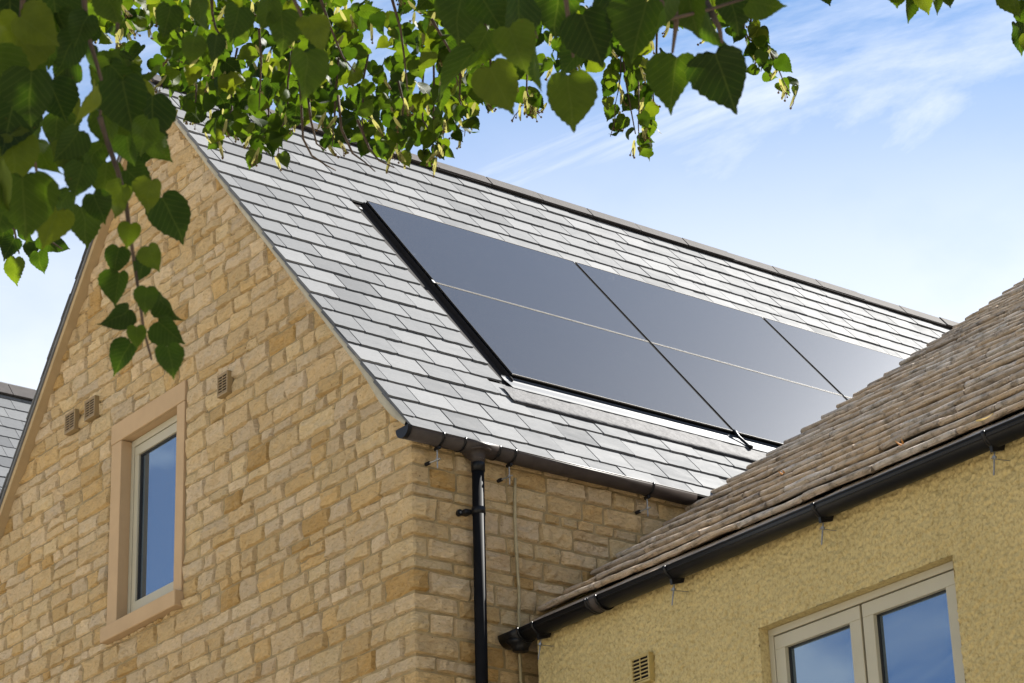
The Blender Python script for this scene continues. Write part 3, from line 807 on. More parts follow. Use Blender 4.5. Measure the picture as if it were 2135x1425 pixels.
# solar panels: each one a thing
names = {0: 'nearest the gable', 1: 'in the middle column', 2: 'half hidden by the tiles'}
cols_ = [(1.112, 2.846), (2.868, 4.608), (4.632, 6.372)]
rows_ = [(0.917, 2.074), (2.084, 3.25)]
hp = 0.030
for ci, (y0, y1) in enumerate(cols_):
    for ri, (s0, s1) in enumerate(rows_):
        base = rp(s0, y0, 0)
        t = thing('solar_panel', '%s black solar panel %s on the slate roof' % (('lower', 'upper')[ri], names[ci]), 'solar panel', base, 'black solar panels on the slate roof')
        fw = 0.0030
        for (b0, b1) in ((s0, s0 + fw), (s1 - fw, s1)):
            slab(MB(), b0, b1, y0, y1, hp - 0.006, hp).done('frame_bar', M['alu'], t)
        for (c0, c1) in ((y0, y0 + fw), (y1 - fw, y1)):
            slab(MB(), s0 + fw, s1 - fw, c0, c1, hp - 0.006, hp - 0.0004).done('frame_bar', M['edge'], t)
        slab(MB(), s0 + 0.001, s1 - 0.001, y0 + 0.001, y1 - 0.001, -0.012, hp - 0.0125).done('backing', M['void'], t)
        slab(MB(), s0 + fw + 0.0005, s1 - fw - 0.0005, y0 + fw + 0.0005, y1 - fw - 0.0005, hp - 0.012, hp - 0.002).done('glass', M['pv'], t)
# dark trough between the columns
for yb in (2.857, 4.620):
    slab(MB(), 0.917, PS1 + 0.012, yb - 0.0105, yb + 0.0105, -0.012, -0.004).done('trough', M['void'], flo)
slab(MB(), 0.90, PS1, PY0 + 0.01, PY1 - 0.01, -0.021, -0.013).done('underlay', M['dark'], flo)

# gutter and downpipe ---------------------------------------------------
def half_ring(r0, r1, n=14, a0_=180, a1_=360):
    o_ = [(math.cos(R(a0_ + (a1_ - a0_) * i / n)) * r1, math.sin(R(a0_ + (a1_ - a0_) * i / n)) * r1) for i in range(n + 1)]
    i_ = [(math.cos(R(a0_ + (a1_ - a0_) * i / n)) * r0, math.sin(R(a0_ + (a1_ - a0_) * i / n)) * r0) for i in range(n + 1)]
    return o_ + i_[::-1]
gx, gzt, gr = 0.072, 6.738, 0.056
Xv, Zv = Vector((1, 0, 0)), Vector((0, 0, 1))
def gutter_piece(mb, y0, y1, r, t=0.004, lift=0.0):
    return mb.sweep(half_ring(r - t, r), [(Vector((gx, y0, gzt + lift)), Xv, Zv), (Vector((gx, y1, gzt + lift)), Xv, Zv)])
gm = gutter_piece(MB(), -0.088, 1.93, gr)
gm.tube([(gx + gr - 0.002, -0.088, gzt), (gx + gr - 0.002, 1.93, gzt)], 0.0045, 6)
gut = recalc(gm.done('gutter', M['dusty'], house, True))
se = MB(); n = 14
pts = [(gx + math.cos(R(180 + 180 * i / n)) * (gr + 0.004), gzt + 0.004 + math.sin(R(180 + 180 * i / n)) * (gr + 0.006)) for i in range(n + 1)]
for yy in (-0.112, -0.086):
    se.V += [Vector((a, yy, b)) for a, b in pts]
se.F = [tuple(range(n + 1)), tuple(range(n + 1, 2 * n + 2))[::-1]] + [(i, n + 1 + i, n + 2 + i, i + 1) for i in range(n)] + [(n, 2 * n + 1, n + 1, 0)]
recalc(se.done('stop_end', M['plastic'], gut))
ot = gutter_piece(MB(), 0.262, 0.508, gr + 0.005, 0.004, 0.003)
recalc(ot.done('running_outlet', M['dusty'], gut, True))
for yy in (0.262, 0.496):
    recalc(gutter_piece(MB(), yy, yy + 0.014, gr + 0.0085, 0.006, 0.004).done('outlet_collar', M['plastic'], gut, True))
px_, py_ = 0.082, 0.383
sp = MB(); sp.tube([(gx, py_, gzt - 0.035), (gx, py_, gzt - 0.052), (gx + 0.004, py_, gzt - 0.062), (px_, py_, gzt - 0.075), (px_, py_, gzt - 0.112)], [0.085, 0.066, 0.050, 0.042, 0.038], 20)
sp.done('outlet_spigot', M['dusty'], gut, True)
def bracket_main(yy):
    b = recalc(gutter_piece(MB(), yy - 0.008, yy + 0.008, gr + 0.007, 0.006, 0.004).done('bracket', M['plastic'], gut, True))
    MB().bevbox(gx - 0.03, gx + 0.014, yy - 0.010, yy + 0.010, gzt - gr - 0.020, gzt - gr - 0.002, 0.003).done('boss', M['plastic'], b)
    MB().tube([(gx - 0.01, yy, gzt - gr - 0.018), (gx - 0.01, yy, gzt - gr - 0.125)], 0.0042, 8).done('threaded_rod', M['steel'], b)
    MB().tube([(gx - 0.01, yy, gzt - gr - 0.082), (gx - 0.01, yy, gzt - gr - 0.070)], 0.010, 6).done('nut', M['steel'], b)
    MB().tube([(gx + 0.012, yy + 0.004, gzt - gr - 0.076), (0.0, yy - 0.03, gzt - gr - 0.088)], 0.0045, 8).done('wall_screw', M['steel'], b)
    MB().tube([(0.022, yy - 0.024, gzt - gr - 0.086), (-0.005, yy - 0.031, gzt - gr - 0.089)], 0.011, 10).done('wall_plug', M['dark'], b)
for yy in (0.125, 0.612, 1.600): bracket_main(yy)
dp = MB(); dp.tube([(px_, py_, gzt - 0.090), (px_, py_ - 0.016, 5.35), (px_, py_ - 0.02, 0.02)], 0.034, 24)
dpo = dp.done('downpipe', M['pipe'], house, True)
MB().tube([(px_, py_, 6.648), (px_, py_, 6.582)], 0.0385, 24).done('socket', M['plastic'], dpo, True)
MB().tube([(px_, py_, 6.653), (px_, py_, 6.6485)], 0.040, 24).done('lip', M['alu'], dpo, True)
cz = 6.352
MB().tube([(px_, py_ - 0.005, cz - 0.020), (px_, py_ - 0.005, cz + 0.020)], 0.0385, 24).done('pipe_clip', M['plastic'], dpo, True)
arm = MB().bevbox(0.004, px_ - 0.02, py_ - 0.078, py_ - 0.03, cz - 0.016, cz + 0.012, 0.006)
arm.tube([(0.0, py_ - 0.082, cz - 0.002), (0.022, py_ - 0.082, cz - 0.002)], 0.019, 12)
arm.done('clip_arm', M['plastic'], dpo)
MB().tube([(0.022, py_ - 0.082, cz - 0.002), (0.026, py_ - 0.082, cz - 0.002)], 0.006, 8).done('screw', M['steel'], dpo)
cbp = [(0.026 + 0.004 * mnoise.noise(Vector((0, 0, z_ * 5))), 0.672 + 0.011 * mnoise.noise(Vector((z_ * 3.1, 1, 0))) + 0.006 * mnoise.noise(Vector((z_ * 9, 4, 0))), z_) for z_ in [6.62 - 0.06 * i for i in range(60)]]
MB().tube(cbp, [0.0045 + 0.0045 * (1 + mnoise.noise(Vector((p[2] * 7, 3, 1)))) for p in cbp], 7).done('mastic_bead', M['mastic'], house, True)

# ================================================================== rendered house on the right
low = thing('rendered_house', 'ochre roughcast house with thick stone tiled roof at the right', 'house', (0.1835, 0.67, 0))
TP = 0.7073; ang = math.atan(TP)
LX0, LX1 = 0.03, 5.6
WL0 = 0.1835          # left end of the wall, set in from the verge
LY = 0.67
OPX0, OPX1, OPZ0, OPZ1 = 1.9124, 3.1958, 4.05, 5.255
ridgeY = 6.4
def lz(y): return 5.8165 + (y - 0.7032) * TP
rw = MB()
B = 0.5088   # vertical bead
zt = lz(LY) - 0.06
XR, ZB = 3.95, 4.3            # the part in view is a finely modelled roughcast sheet
poly(rw, [(WL0, LY, 0), (OPX0, LY, 0), (OPX0, LY, ZB), (WL0, LY, ZB)])
def cells(a, b, st):
    n_ = max(1, int(round((b - a) / st))); return [a + (b - a) * i / n_ for i in range(n_ + 1)]
st = 0.0068
gxs = cells(WL0, B - 0.005, st) + [B] + cells(B + 0.005, OPX0, st) + cells(OPX0, OPX1, st)[1:] + cells(OPX1, XR, st)[1:]
gzs = cells(ZB, OPZ1, st) + cells(OPZ1, zt, st)[1:]
def cast(x, z):
    if abs(x - B) < 0.002: return -0.004
    p = Vector((x * 54, z * 50, 0))
    v_ = mnoise.voronoi(p)[0][0]
    d_ = 0.023 * (0.5 - v_) + 0.004 * mnoise.noise(Vector((x * 120, z * 110, 3))) + 0.003 * mnoise.noise(Vector((x * 26, z * 24, 7)))
    return d_
gi = {}
rsheet = MB()
for j, z in enumerate(gzs):
    for i, x in enumerate(gxs):
        gi[(i, j)] = len(rsheet.V); edge_ = i in (0, len(gxs) - 1) or j in (0, len(gzs) - 1)
        rsheet.V.append(Vector((x, LY - (0 if edge_ else cast(x, z)), z)))
for j in range(len(gzs) - 1):
    for i in range(len(gxs) - 1):
        if gxs[i] >= OPX0 - 1e-6 and gxs[i + 1] <= OPX1 + 1e-6 and gzs[j + 1] <= OPZ1 + 1e-6: continue
        rsheet.F.append((gi[(i, j)], gi[(i + 1, j)], gi[(i + 1, j + 1)], gi[(i, j + 1)]))
rd = 0.09; e = 0.010
def reveal(a, b, c, d_): poly(rw, [a, b, c, d_])
poly(rw, [(OPX0, LY, 0), (OPX1, LY, 0), (OPX1, LY, OPZ0), (OPX0, LY, OPZ0)])
poly(rw, [(OPX1, LY, 0), (XR, LY, 0), (XR, LY, ZB), (OPX1, LY, ZB)])
poly(rw, [(XR, LY, 0), (LX1, LY, 0), (LX1, LY, zt), (XR, LY, zt)])
reveal((OPX0, LY, OPZ0), (OPX0, LY, OPZ1), (OPX0, LY + rd, OPZ1), (OPX0, LY + rd, OPZ0))
reveal((OPX1, LY, OPZ1), (OPX1, LY, OPZ0), (OPX1, LY + rd, OPZ0), (OPX1, LY + rd, OPZ1))
reveal((OPX0, LY, OPZ1), (OPX1, LY, OPZ1), (OPX1, LY + rd, OPZ1), (OPX0, LY + rd, OPZ1))
reveal((OPX1, LY, OPZ0), (OPX0, LY, OPZ0), (OPX0, LY + rd, OPZ0), (OPX1, LY + rd, OPZ0))
# gable ends
for x in (WL0, LX1):
    poly(rw, [(x, LY, 0), (x, LY, zt), (x, ridgeY, lz(ridgeY) - 0.14), (x, 2 * ridgeY - LY, zt), (x, 2 * ridgeY - LY, 0)])
poly(rw, [(WL0, 2 * ridgeY - LY, 0), (LX1, 2 * ridgeY - LY, 0), (LX1, 2 * ridgeY - LY, zt), (WL0, 2 * ridgeY - LY, zt)])
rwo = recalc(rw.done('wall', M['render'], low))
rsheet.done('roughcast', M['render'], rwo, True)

air_vent(low, 0.9799, 1.1258, 5.1879, 5.3397, 0.6375, M['ventr'])
FY2 = 0.7252
fx0, fx1 = OPX0 + 0.001, OPX1 - 0.001
wf = ring(MB(), fx0, fx1, OPZ0 + 0.002, OPZ1 - 0.002, 0.034, 0.034, 0.05, 0.036, FY2, FY2 + 0.06).done('window', M['paint'], low)
for sx0, sx1 in ((1.9508, 2.5378), (2.5516, 3.1573)):
    s_ = ring(MB(), sx0, sx1, OPZ0 + 0.055, OPZ1 - 0.045, 0.070, 0.074, 0.09, 0.066, FY2 + 0.002, FY2 + 0.05).done('sash', M['paint'], wf)
    ring(MB(), sx0 + 0.062, sx1 - 0.064, OPZ0 + 0.135, OPZ1 - 0.103, 0.012, 0.012, 0.012, 0.012, FY2 + 0.024, FY2 + 0.046).done('seal', M['seal'], wf)
    MB().box(sx0 + 0.07, sx1 - 0.072, FY2 + 0.034, FY2 + 0.05, OPZ0 + 0.144, OPZ1 - 0.112).done('pane', M['glass'], wf)
MB().box(fx0 + 0.01, fx1 - 0.01, FY2 + 0.052, FY2 + 0.07, OPZ0, OPZ1).done('window_back', M['seal'], wf)

# stone tile roof
tu = Vector((0, math.cos(ang), math.sin(ang))); tn = Vector((0, -math.sin(ang), math.cos(ang)))
TO = Vector((0, 0.7032, 5.8165))
def tp(x, s_, h=0.0): return TO + Vector((x, 0, 0)) + tu * s_ + tn * h
ub = MB(); smax = (ridgeY - 0.7032) / math.cos(ang)
ub.hexa([tp(LX0 + 0.03, 0.02, -0.15), tp(LX1, 0.02, -0.15), tp(LX1, smax, -0.15), tp(LX0 + 0.03, smax, -0.15), tp(LX0 + 0.03, 0.02, -0.085), tp(LX1, 0.02, -0.085), tp(LX1, smax, -0.085), tp(LX0 + 0.03, smax, -0.085)])
lroof = ub.done('roof', M['dark'], low)
bkr = MB(); ty2 = 2 * ridgeY - 0.60
bkr.hexa([(LX0, ridgeY, lz(ridgeY) - 0.12), (LX1, ridgeY, lz(ridgeY) - 0.12), (LX1, ty2, lz(0.6) - 0.12), (LX0, ty2, lz(0.6) - 0.12), (LX0, ridgeY, lz(ridgeY)), (LX1, ridgeY, lz(ridgeY)), (LX1, ty2, lz(0.6)), (LX0, ty2, lz(0.6))])
bkr.done('rear_slope', M['tile'], lroof)
def tile_mesh(seed):
    """unit-wide stone tile: x 0..1, y up the slope 0..0.36, z out of the roof; nose at y=0"""
    r = random.Random(seed); n = 9; V, F = [], []
    prof = [(0.30, -0.030), (0.02, -0.032), (0.004, -0.029), (-0.004, -0.020), (-0.005, -0.011), (0.002, -0.003), (0.016, 0.001), (0.06, 0.0), (0.30, -0.004)]
    np_ = len(prof)
    bowz = r.uniform(-0.006, 0.006); cutl = r.uniform(0.004, 0.02); cutr = r.uniform(0.004, 0.02)
    for i in range(n):
        x = (0, 0.02, 0.10, 0.3, 0.5, 0.7, 0.9, 0.98, 1)[i]
        nb = 0.009 if i in (0, n - 1) else 0.003 if i in (1, n - 2) else 0
        yb = nb * (cutl if i < 4 else cutr) / 0.01 * 0.8 + 0.008 * mnoise.noise(Vector((x * 4, seed * 3.7, 0))) + 0.005 * mnoise.noise(Vector((x * 13, seed * 1.7, 5)))
        tz = bowz * (1 - (2 * x - 1) ** 2)
        shr = 0.82 if i in (0, n - 1) else 1.0
        for j, (y, z) in enumerate(prof):
            w_ = 0.0032 * mnoise.noise(Vector((x * 11 + seed, y * 40, z * 90))) + 0.0025 * r.uniform(-1, 1)
            V.append((x, y + (yb + w_ if y < 0.1 else 0), -0.016 + (z + 0.016) * shr + tz + (w_ if y < 0.1 else 0)))
    for i in range(n - 1):
        for j in range(np_):
            a, b = i * np_ + j, i * np_ + (j + 1) % np_
            F.append((a, b, b + np_, a + np_))
    F.append(tuple(range(np_))[::-1]); F.append(tuple((n - 1) * np_ + j for j in range(np_)))
    return V, F
tcache = [tile_mesh(s_) for s_ in range(14)]
TILES = []
rt = random.Random(21)
s_ = -0.115; gauges = []
cs = [s_]
while s_ < smax - 0.1:
    f = min(1, max(0, s_ / 5.4)); s_ += 0.238 - 0.088 * f + rt.uniform(-0.008, 0.008); cs.append(s_)
for k, s0 in enumerate(cs):
    x = LX0 - 0.012 + rt.uniform(-0.018, 0.016); first = True
    if k == 0: x = LX0 + 0.0
    off = rt.uniform(-0.010, 0.010)
    while x < LX1:
        wmean = 0.36 - 0.10 * min(1, max(0, s0) / 5.4)
        wd = rt.uniform(0.8, 1.7) * wmean
        v = rt.randrange(14)
        zs = rt.uniform(0.92, 1.08)
        gk = cs[k + 1] - s0 if k + 1 < len(cs) else 0.15
        tilt = 0.0445 / gk + rt.uniform(-0.008, 0.008)
        lift = 0.006 + rt.uniform(-0.001, 0.003) + 0.004 * mnoise.noise(Vector((x * 1.2, k * 0.37, 0)))
        if k == 0: lift = -0.030; tilt = 0.05
        elif k == 1: lift = 0.004 + rt.uniform(-0.001, 0.003)
        O_ = tp(x, s0 + off * 0.5 + rt.uniform(-0.007, 0.007), lift)
        yaw = rt.uniform(-0.007, 0.007)
        ex = (Vector((1, 0, 0)) + tu * yaw + tn * rt.uniform(-0.006, 0.006)).normalized(); ey = (tu - tn * tilt); ey = (ey - ex * ey.dot(ex)).normalized(); ez = ex.cross(ey)
        wv = wd - 0.003
        m4 = Matrix(((ex.x * wv, ey.x, ez.x * zs, O_.x), (ex.y * wv, ey.y, ez.y * zs, O_.y), (ex.z * wv, ey.z, ez.z * zs, O_.z), (0, 0, 0, 1)))
        pc = proj(m4 @ Vector((0.5, 0, 0))); area = 0
        if pc and -40 < pc[0] < PW + 40 and -40 < pc[1] < PH: area = wd / pc[2] ** 2
        TILES.append((area, m4, v)); x += wd
TILES.sort(key=lambda r: -r[0])
lowloc = Matrix.Translation(-low.location)
tme = [mesh('tile', *g_, M['tile'], False) for g_ in tcache]
for area, m4, v in TILES[:300]:
    if area <= 0: break
    o = obj('tile', tme[v], lroof); o.matrix_local = lowloc @ m4
big = MB(); tints = []; cnt = 0
for i, (area, m4, v) in enumerate(TILES):
    if i < 300 and area > 0: continue
    V, F = tcache[v]; b = len(big.V); big.V += [m4 @ Vector(q) for q in V]; big.F += [tuple(b + j for j in f) for f in F]; tv = rt.random(); tints += [(tv, tv, tv)] * len(V)
big.done('tiling', M['tile'], lroof, False, tints, kind='stuff')

# gutter of the rendered house
gy, gz2, g2r = 0.590, 5.684, 0.060
Yv = Vector((0, 1, 0))
def g2(mb, x0, x1, r, t=0.004, lift=0.0):
    return mb.sweep(half_ring(r - t, r), [(Vector((x0, gy, gz2 + lift)), Yv, Zv), (Vector((x1, gy, gz2 + lift)), Yv, Zv)])
gm = g2(MB(), 0.06, LX1, g2r)
gm.tube([(0.06, gy - g2r + 0.002, gz2), (LX1, gy - g2r + 0.002, gz2)], 0.005, 6)
gm.tube([(0.06, gy - g2r * 0.93, gz2 - g2r * 0.40), (LX1, gy - g2r * 0.93, gz2 - g2r * 0.40)], 0.004, 6)
gut2 = recalc(gm.done('gutter', M['plastic'], low, True))
eo = g2(MB(), 0.026, 0.20, g2r + 0.006, 0.004, 0.004)
n = 14; b = len(eo.V)
pts = [(gy + math.cos(R(180 + 180 * i / n)) * (g2r + 0.004), gz2 + 0.004 + math.sin(R(180 + 180 * i / n)) * (g2r + 0.004)) for i in range(n + 1)]
eo.V += [Vector((0.030, a, c)) for a, c in pts]; eo.F.append(tuple(range(b, b + n + 1)))
recalc(eo.done('stop_end_outlet', M['plastic'], gut2, True))
MB().tube([(0.12, gy + 0.01, gz2 - 0.035), (0.12, gy + 0.012, gz2 - 0.055), (0.12, gy + 0.014, gz2 - 0.075), (0.12, gy + 0.014, gz2 - 0.092)], [0.080, 0.060, 0.045, 0.044], 18).done('outlet_spigot', M['plastic'], gut2, True)
recalc(g2(MB(), 0.192, 0.206, g2r + 0.0095, 0.006, 0.004).done('outlet_collar', M['plastic'], gut2, True))
un = g2(MB(), 0.775, 0.870, g2r + 0.007, 0.005, 0.003)
uno = recalc(un.done('gutter_union', M['dusty'], gut2, True))
for xx in (0.772, 0.792, 0.858):
    recalc(g2(MB(), xx, xx + 0.012, g2r + 0.011, 0.006, 0.004).done('union_clip', M['plastic'], gut2, True))
def bracket_low(xx):
    b = recalc(g2(MB(), xx - 0.010, xx + 0.010, g2r + 0.007, 0.006, 0.004).done('bracket', M['plastic'], gut2, True))
    hb = MB(); hb.hexa([(xx - 0.008, gy - 0.02, gz2 - g2r - 0.026), (xx + 0.008, gy - 0.02, gz2 - g2r - 0.026), (xx + 0.008, gy + 0.055, gz2 - g2r - 0.004), (xx - 0.008, gy + 0.055, gz2 - g2r - 0.004),
                        (xx - 0.008, gy - 0.024, gz2 - g2r + 0.002), (xx + 0.008, gy - 0.024, gz2 - g2r + 0.002), (xx + 0.008, gy + 0.066, gz2 - g2r + 0.030), (xx - 0.008, gy + 0.066, gz2 - g2r + 0.030)])
    hb.done('boss', M['plastic'], b)
    r0 = Vector((xx, gy, gz2 - g2r - 0.012)); r1 = r0 + Vector((0.006, -0.030, -0.125))
    MB().tube([r0, r1], 0.0036, 8).done('threaded_rod', M['steel'], b)
    c = r0 + (r1 - r0) * 0.30
    MB().tube([c + Vector((0, 0.001, 0.005)), c + Vector((0, -0.001, -0.007))], 0.011, 6).done('nut', M['steel'], b)
    MB().tube([c + Vector((-0.012, -0.010, -0.002)), Vector((c.x + 0.004, LY + 0.004, c.z + 0.002))], 0.0022, 8).done('wall_screw', M['steel'], b)
for xx in (0.320, 1.410, 2.489, 3.580, 4.66): bracket_low(xx)

# leaves that have dropped onto the stone tiles
def dry_leaf(x, s_, mat, label, L_=0.05, w_=0.02, curl=0.012):
    p = tp(x, s_, 0.018); q = MB(); n = 7
    for i in range(n):
        f = i / (n - 1); wd = w_ * math.sin(math.pi * min(0.97, max(0.06, f))) ** 0.7
        c = tp(x + f * L_, s_ + 0.01 * math.sin(f * 3), 0.012 + curl * (2 * f - 1) ** 2 * 2)
        q.V += [c - tu * wd, c + tn * 0.004, c + tu * wd]
    for i in range(n - 1):
        for j in (0, 1): q.F.append((3 * i + j, 3 * i + 3 + j, 3 * i + 4 + j, 3 * i + 1 + j))
    o = obj('fallen_leaf', mesh('fallen_leaf', [v - p for v in q.V], q.F, mat, True), None, label=label, category='leaf', group='dry leaves fallen on the stone tiles')
    o.location = p
dry_leaf(3.42, -0.02, M['yellow'], 'yellow dry leaf lying just above the gutter bracket at the right', 0.10, 0.026, 0.004)
dry_leaf(2.72, 0.25, M['orange'], 'curled orange dry leaf on the lower stone tiles', 0.035, 0.012, 0.015)
dry_leaf(1.25, 1.02, M['orange'], 'tiny orange dry leaf high on the stone tiles', 0.03, 0.012, 0.012)

# ================================================================== far slate house at the left edge
far = thing('slate_house', 'distant grey slate roofed house behind the gable at the left edge', 'house', (-11, 3, 0))
fth = R(50); FO = Vector((-11.0, 0, 11.47)); fu = Vector((math.cos(fth), 0, -math.sin(fth))); fn = Vector((math.sin(fth), 0, math.cos(fth)))
def fp(s_, y, h=0.0): return FO + fu * s_ + Vector((0, y, 0)) + fn * h
FY0, FY1, FS = 0.6, 9.0, 4.4
fb = MB(); fb.hexa([fp(0, FY0, -0.06), fp(FS, FY0, -0.06), fp(FS, FY1, -0.06), fp(0, FY1, -0.06), fp(0, FY0, -0.016), fp(FS, FY0, -0.016), fp(FS, FY1, -0.016), fp(0, FY1, -0.016)])
lu = Vector((-math.cos(fth), 0, -math.sin(fth)))
fb2 = [FO + lu * FS, FO]
for q0 in (0,):
    fb.hexa([FO + Vector((0, FY0, -0.06)), FO + Vector((0, FY1, -0.06)), FO + lu * FS + Vector((0, FY1, -0.06)), FO + lu * FS + Vector((0, FY0, -0.06)),
             FO + Vector((0, FY0, 0.0)), FO + Vector((0, FY1, 0.0)), FO + lu * FS + Vector((0, FY1, 0.0)), FO + lu * FS + Vector((0, FY0, 0.0))])
froof = fb.done('roof', M['dark'], far)
fwm = MB(); fw0 = -11 - 2.75; fw1 = -11 + 2.75; fez = 11.47 - 2.75 * math.tan(fth) - 0.06
poly(fwm, [(fw0, FY0 + 0.08, 0), (fw1, FY0 + 0.08, 0), (fw1, FY0 + 0.08, fez), (-11, FY0 + 0.08, 11.38), (fw0, FY0 + 0.08, fez)])
poly(fwm, [(fw1, FY0 + 0.08, 0), (fw1, FY1, 0), (fw1, FY1, fez), (fw1, FY0 + 0.08, fez)])
poly(fwm, [(fw0, FY1, 0), (fw0, FY1, fez), (-11, FY1, 11.38), (fw1, FY1, fez), (fw1, FY1, 0)])
poly(fwm, [(fw0, FY0 + 0.08, 0), (fw0, FY0 + 0.08, fez), (fw0, FY1, fez), (fw0, FY1, 0)])
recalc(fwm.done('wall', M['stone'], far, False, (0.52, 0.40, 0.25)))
farloc = Matrix.Translation(-far.location)
fslate = {}
stuffV = MB(); ft = []
for k in range(21):
    s0 = 0.20 + GG * k
    y = FY0 + (0 if k % 2 else GW / 2)
    while y < FY1:
        sd = rr_.randrange(5)
        if sd not in fslate:
            V, F = slate_mesh(GW - 0.005, 0.36, 900 + sd); fslate[sd] = (V, F, mesh('slate', V, F, M['slate']))
        O_ = fp(s0 + rr_.uniform(-0.003, 0.003), y, 0.004 + rr_.uniform(0, 0.003))
        ex = Vector((0, 1, 0)); ey = (-fu - fn * 0.038).normalized(); ez = ex.cross(ey)
        ez = -ez if ez.dot(fn) < 0 else ez
        m4 = Matrix(((ex.x, ey.x, ez.x, O_.x), (ex.y, ey.y, ez.y, O_.y), (ex.z, ey.z, ez.z, O_.z), (0, 0, 0, 1)))
        pc = proj(O_)
        if pc and -60 < pc[0] < 130 and 780 < pc[1] < 1120:
            o = obj('slate', fslate[sd][2], froof); o.matrix_local = farloc @ m4
        else:
            b = len(stuffV.V); stuffV.V += [m4 @ Vector(v) for v in fslate[sd][0]]; stuffV.F += [tuple(b + i for i in f) for f in fslate[sd][1]]; tv = rr_.random(); ft += [(tv,) * 3] * len(fslate[sd][0])
        y += GW
stuffV.done('slating', M['slate'], froof, False, ft, kind='stuff')
for k in range(18):
    y0 = FY0 - 0.02 + 0.47 * k; q = MB()
    pr_ = [FO + fu * 0.16 + fn * 0.04, FO + Vector((0, 0, 0.062)), FO + lu * 0.16 + Vector((-0.03, 0, 0.026)), FO + lu * 0.16 + Vector((-0.02, 0, 0.01)), FO + Vector((0, 0, 0.04)), FO + fu * 0.16 + fn * 0.022]
    for yy in (y0, y0 + 0.462): q.V += [p + Vector((0, yy, 0)) for p in pr_]
    for i in range(6): q.F.append((i, (i + 1) % 6, 6 + (i + 1) % 6, 6 + i))
    q.F += [(5, 4, 3, 2, 1, 0), (6, 7, 8, 9, 10, 11)]
    recalc(q.done('ridge_tile', M['ridge'], froof))

# ================================================================== lime tree
left = Vector((-0.6, -0.8, 0)).normalized()
TB = Vector((4.3, -7.0, 0))
tree = thing('lime_tree', 'leafy lime tree with drooping sprays of heart shaped leaves across the top', 'tree', TB)
rl = random.Random(3)
def leaf_mesh(seed, hi=True):
    """heart-shaped leaf, base at 0, tip at y=1, face towards +z"""
    r = random.Random(seed); V, F = [], []
    half = [(0.00, 0.02), (0.10, -0.07), (0.22, -0.09), (0.34, -0.03), (0.43, 0.09), (0.465, 0.22), (0.45, 0.36), (0.40, 0.50), (0.32, 0.63), (0.225, 0.75), (0.13, 0.85), (0.055, 0.93), (0.0, 1.06)]
    if not hi: half = half[::2]
    else:       # toothed margin
        ex_ = []
        for (x0, y0), (x1, y1) in zip(half[:-1], half[1:]):
            ex_ += [(x0, y0), ((x0 + x1) / 2 * 1.055 + 0.004, (y0 + y1) / 2 + 0.012)]
        half = ex_ + [half[-1]]
    fold = r.uniform(0.0, 0.55) * r.choice((1, 1, -0.6)); curl = r.uniform(-0.7, 0.45); wav = r.uniform(0.015, 0.06); asym = r.uniform(0.82, 1.2); twist = r.uniform(-0.5, 0.5)
    def z(x, y): return fold * abs(x) + curl * (y - 0.3) ** 2 + wav * math.sin(9 * y + 5 * abs(x) + seed) + twist * x * y
    m = len(half)
    for i, (hx, hy) in enumerate(half):
        my = max(0.0, min(1.06, hy)) if hy > 0.1 and i > 3 else 0.004 * i
        V.append((0, my, z(0, my)))
    for sgn in (-1, 1):
        off = len(V)
        for i, (hx, hy) in enumerate(half):
            k = 1 + r.uniform(-0.025, 0.025)
            x = sgn * hx * k * (asym if sgn > 0 else 1 / asym); y = hy + (r.uniform(-0.012, 0.012) if 0 < i < m - 1 else 0)
            V.append((x * 0.5, (V[i][1] + y) / 2, z(x * 0.5, (V[i][1] + y) / 2))); V.append((x, y, z(x, y)))
        for i in range(m - 1):
            a, b = i, i + 1; c, d_ = off + 2 * i, off + 2 * i + 2
            q1 = (a, b, d_, c); q2 = (c, d_, d_ + 1, c + 1)
            F += [q1, q2] if sgn < 0 else [q1[::-1], q2[::-1]]
    return V, F
LV = [leaf_mesh(s_) for s_ in range(16)]
LVL = [leaf_mesh(s_ + 50, False) for s_ in range(6)]
LME = [mesh('leaf', *g_, M['leaf'], True) for g_ in LV]
LEAVES = []
def leaf_at(px, py, size, ang_, depth, swing=None, lean=None):
    """a leaf whose blade centre is seen at px,py; size in photograph pixels from base to tip, ang_ 90 = tip down"""
    L_ = size / PF * depth
    swing = rl.gauss(0, 42) if swing is None else swing
    lean = rl.gauss(0, 22) if lean is None else lean
    a = RIGHT * math.cos(R(ang_)) + DOWN * math.sin(R(ang_))
    n = -FWD
    q = Matrix.Rotation(R(lean), 3, a.cross(n)) ; a = q @ a; n = q @ n
    q = Matrix.Rotation(R(swing), 3, a); n = q @ n
    x = a.cross(n)
    c = at(px, py, depth)
    O_ = c - a * (L_ * 0.42)
    m4 = Matrix(((x.x * L_, a.x * L_, n.x * L_, O_.x), (x.y * L_, a.y * L_, n.y * L_, O_.y), (x.z * L_, a.z * L_, n.z * L_, O_.z), (0, 0, 0, 1)))
    LEAVES.append((size if (-20 < px < PW + 20 and -20 < py) else 0, m4, rl.randrange(16), O_))
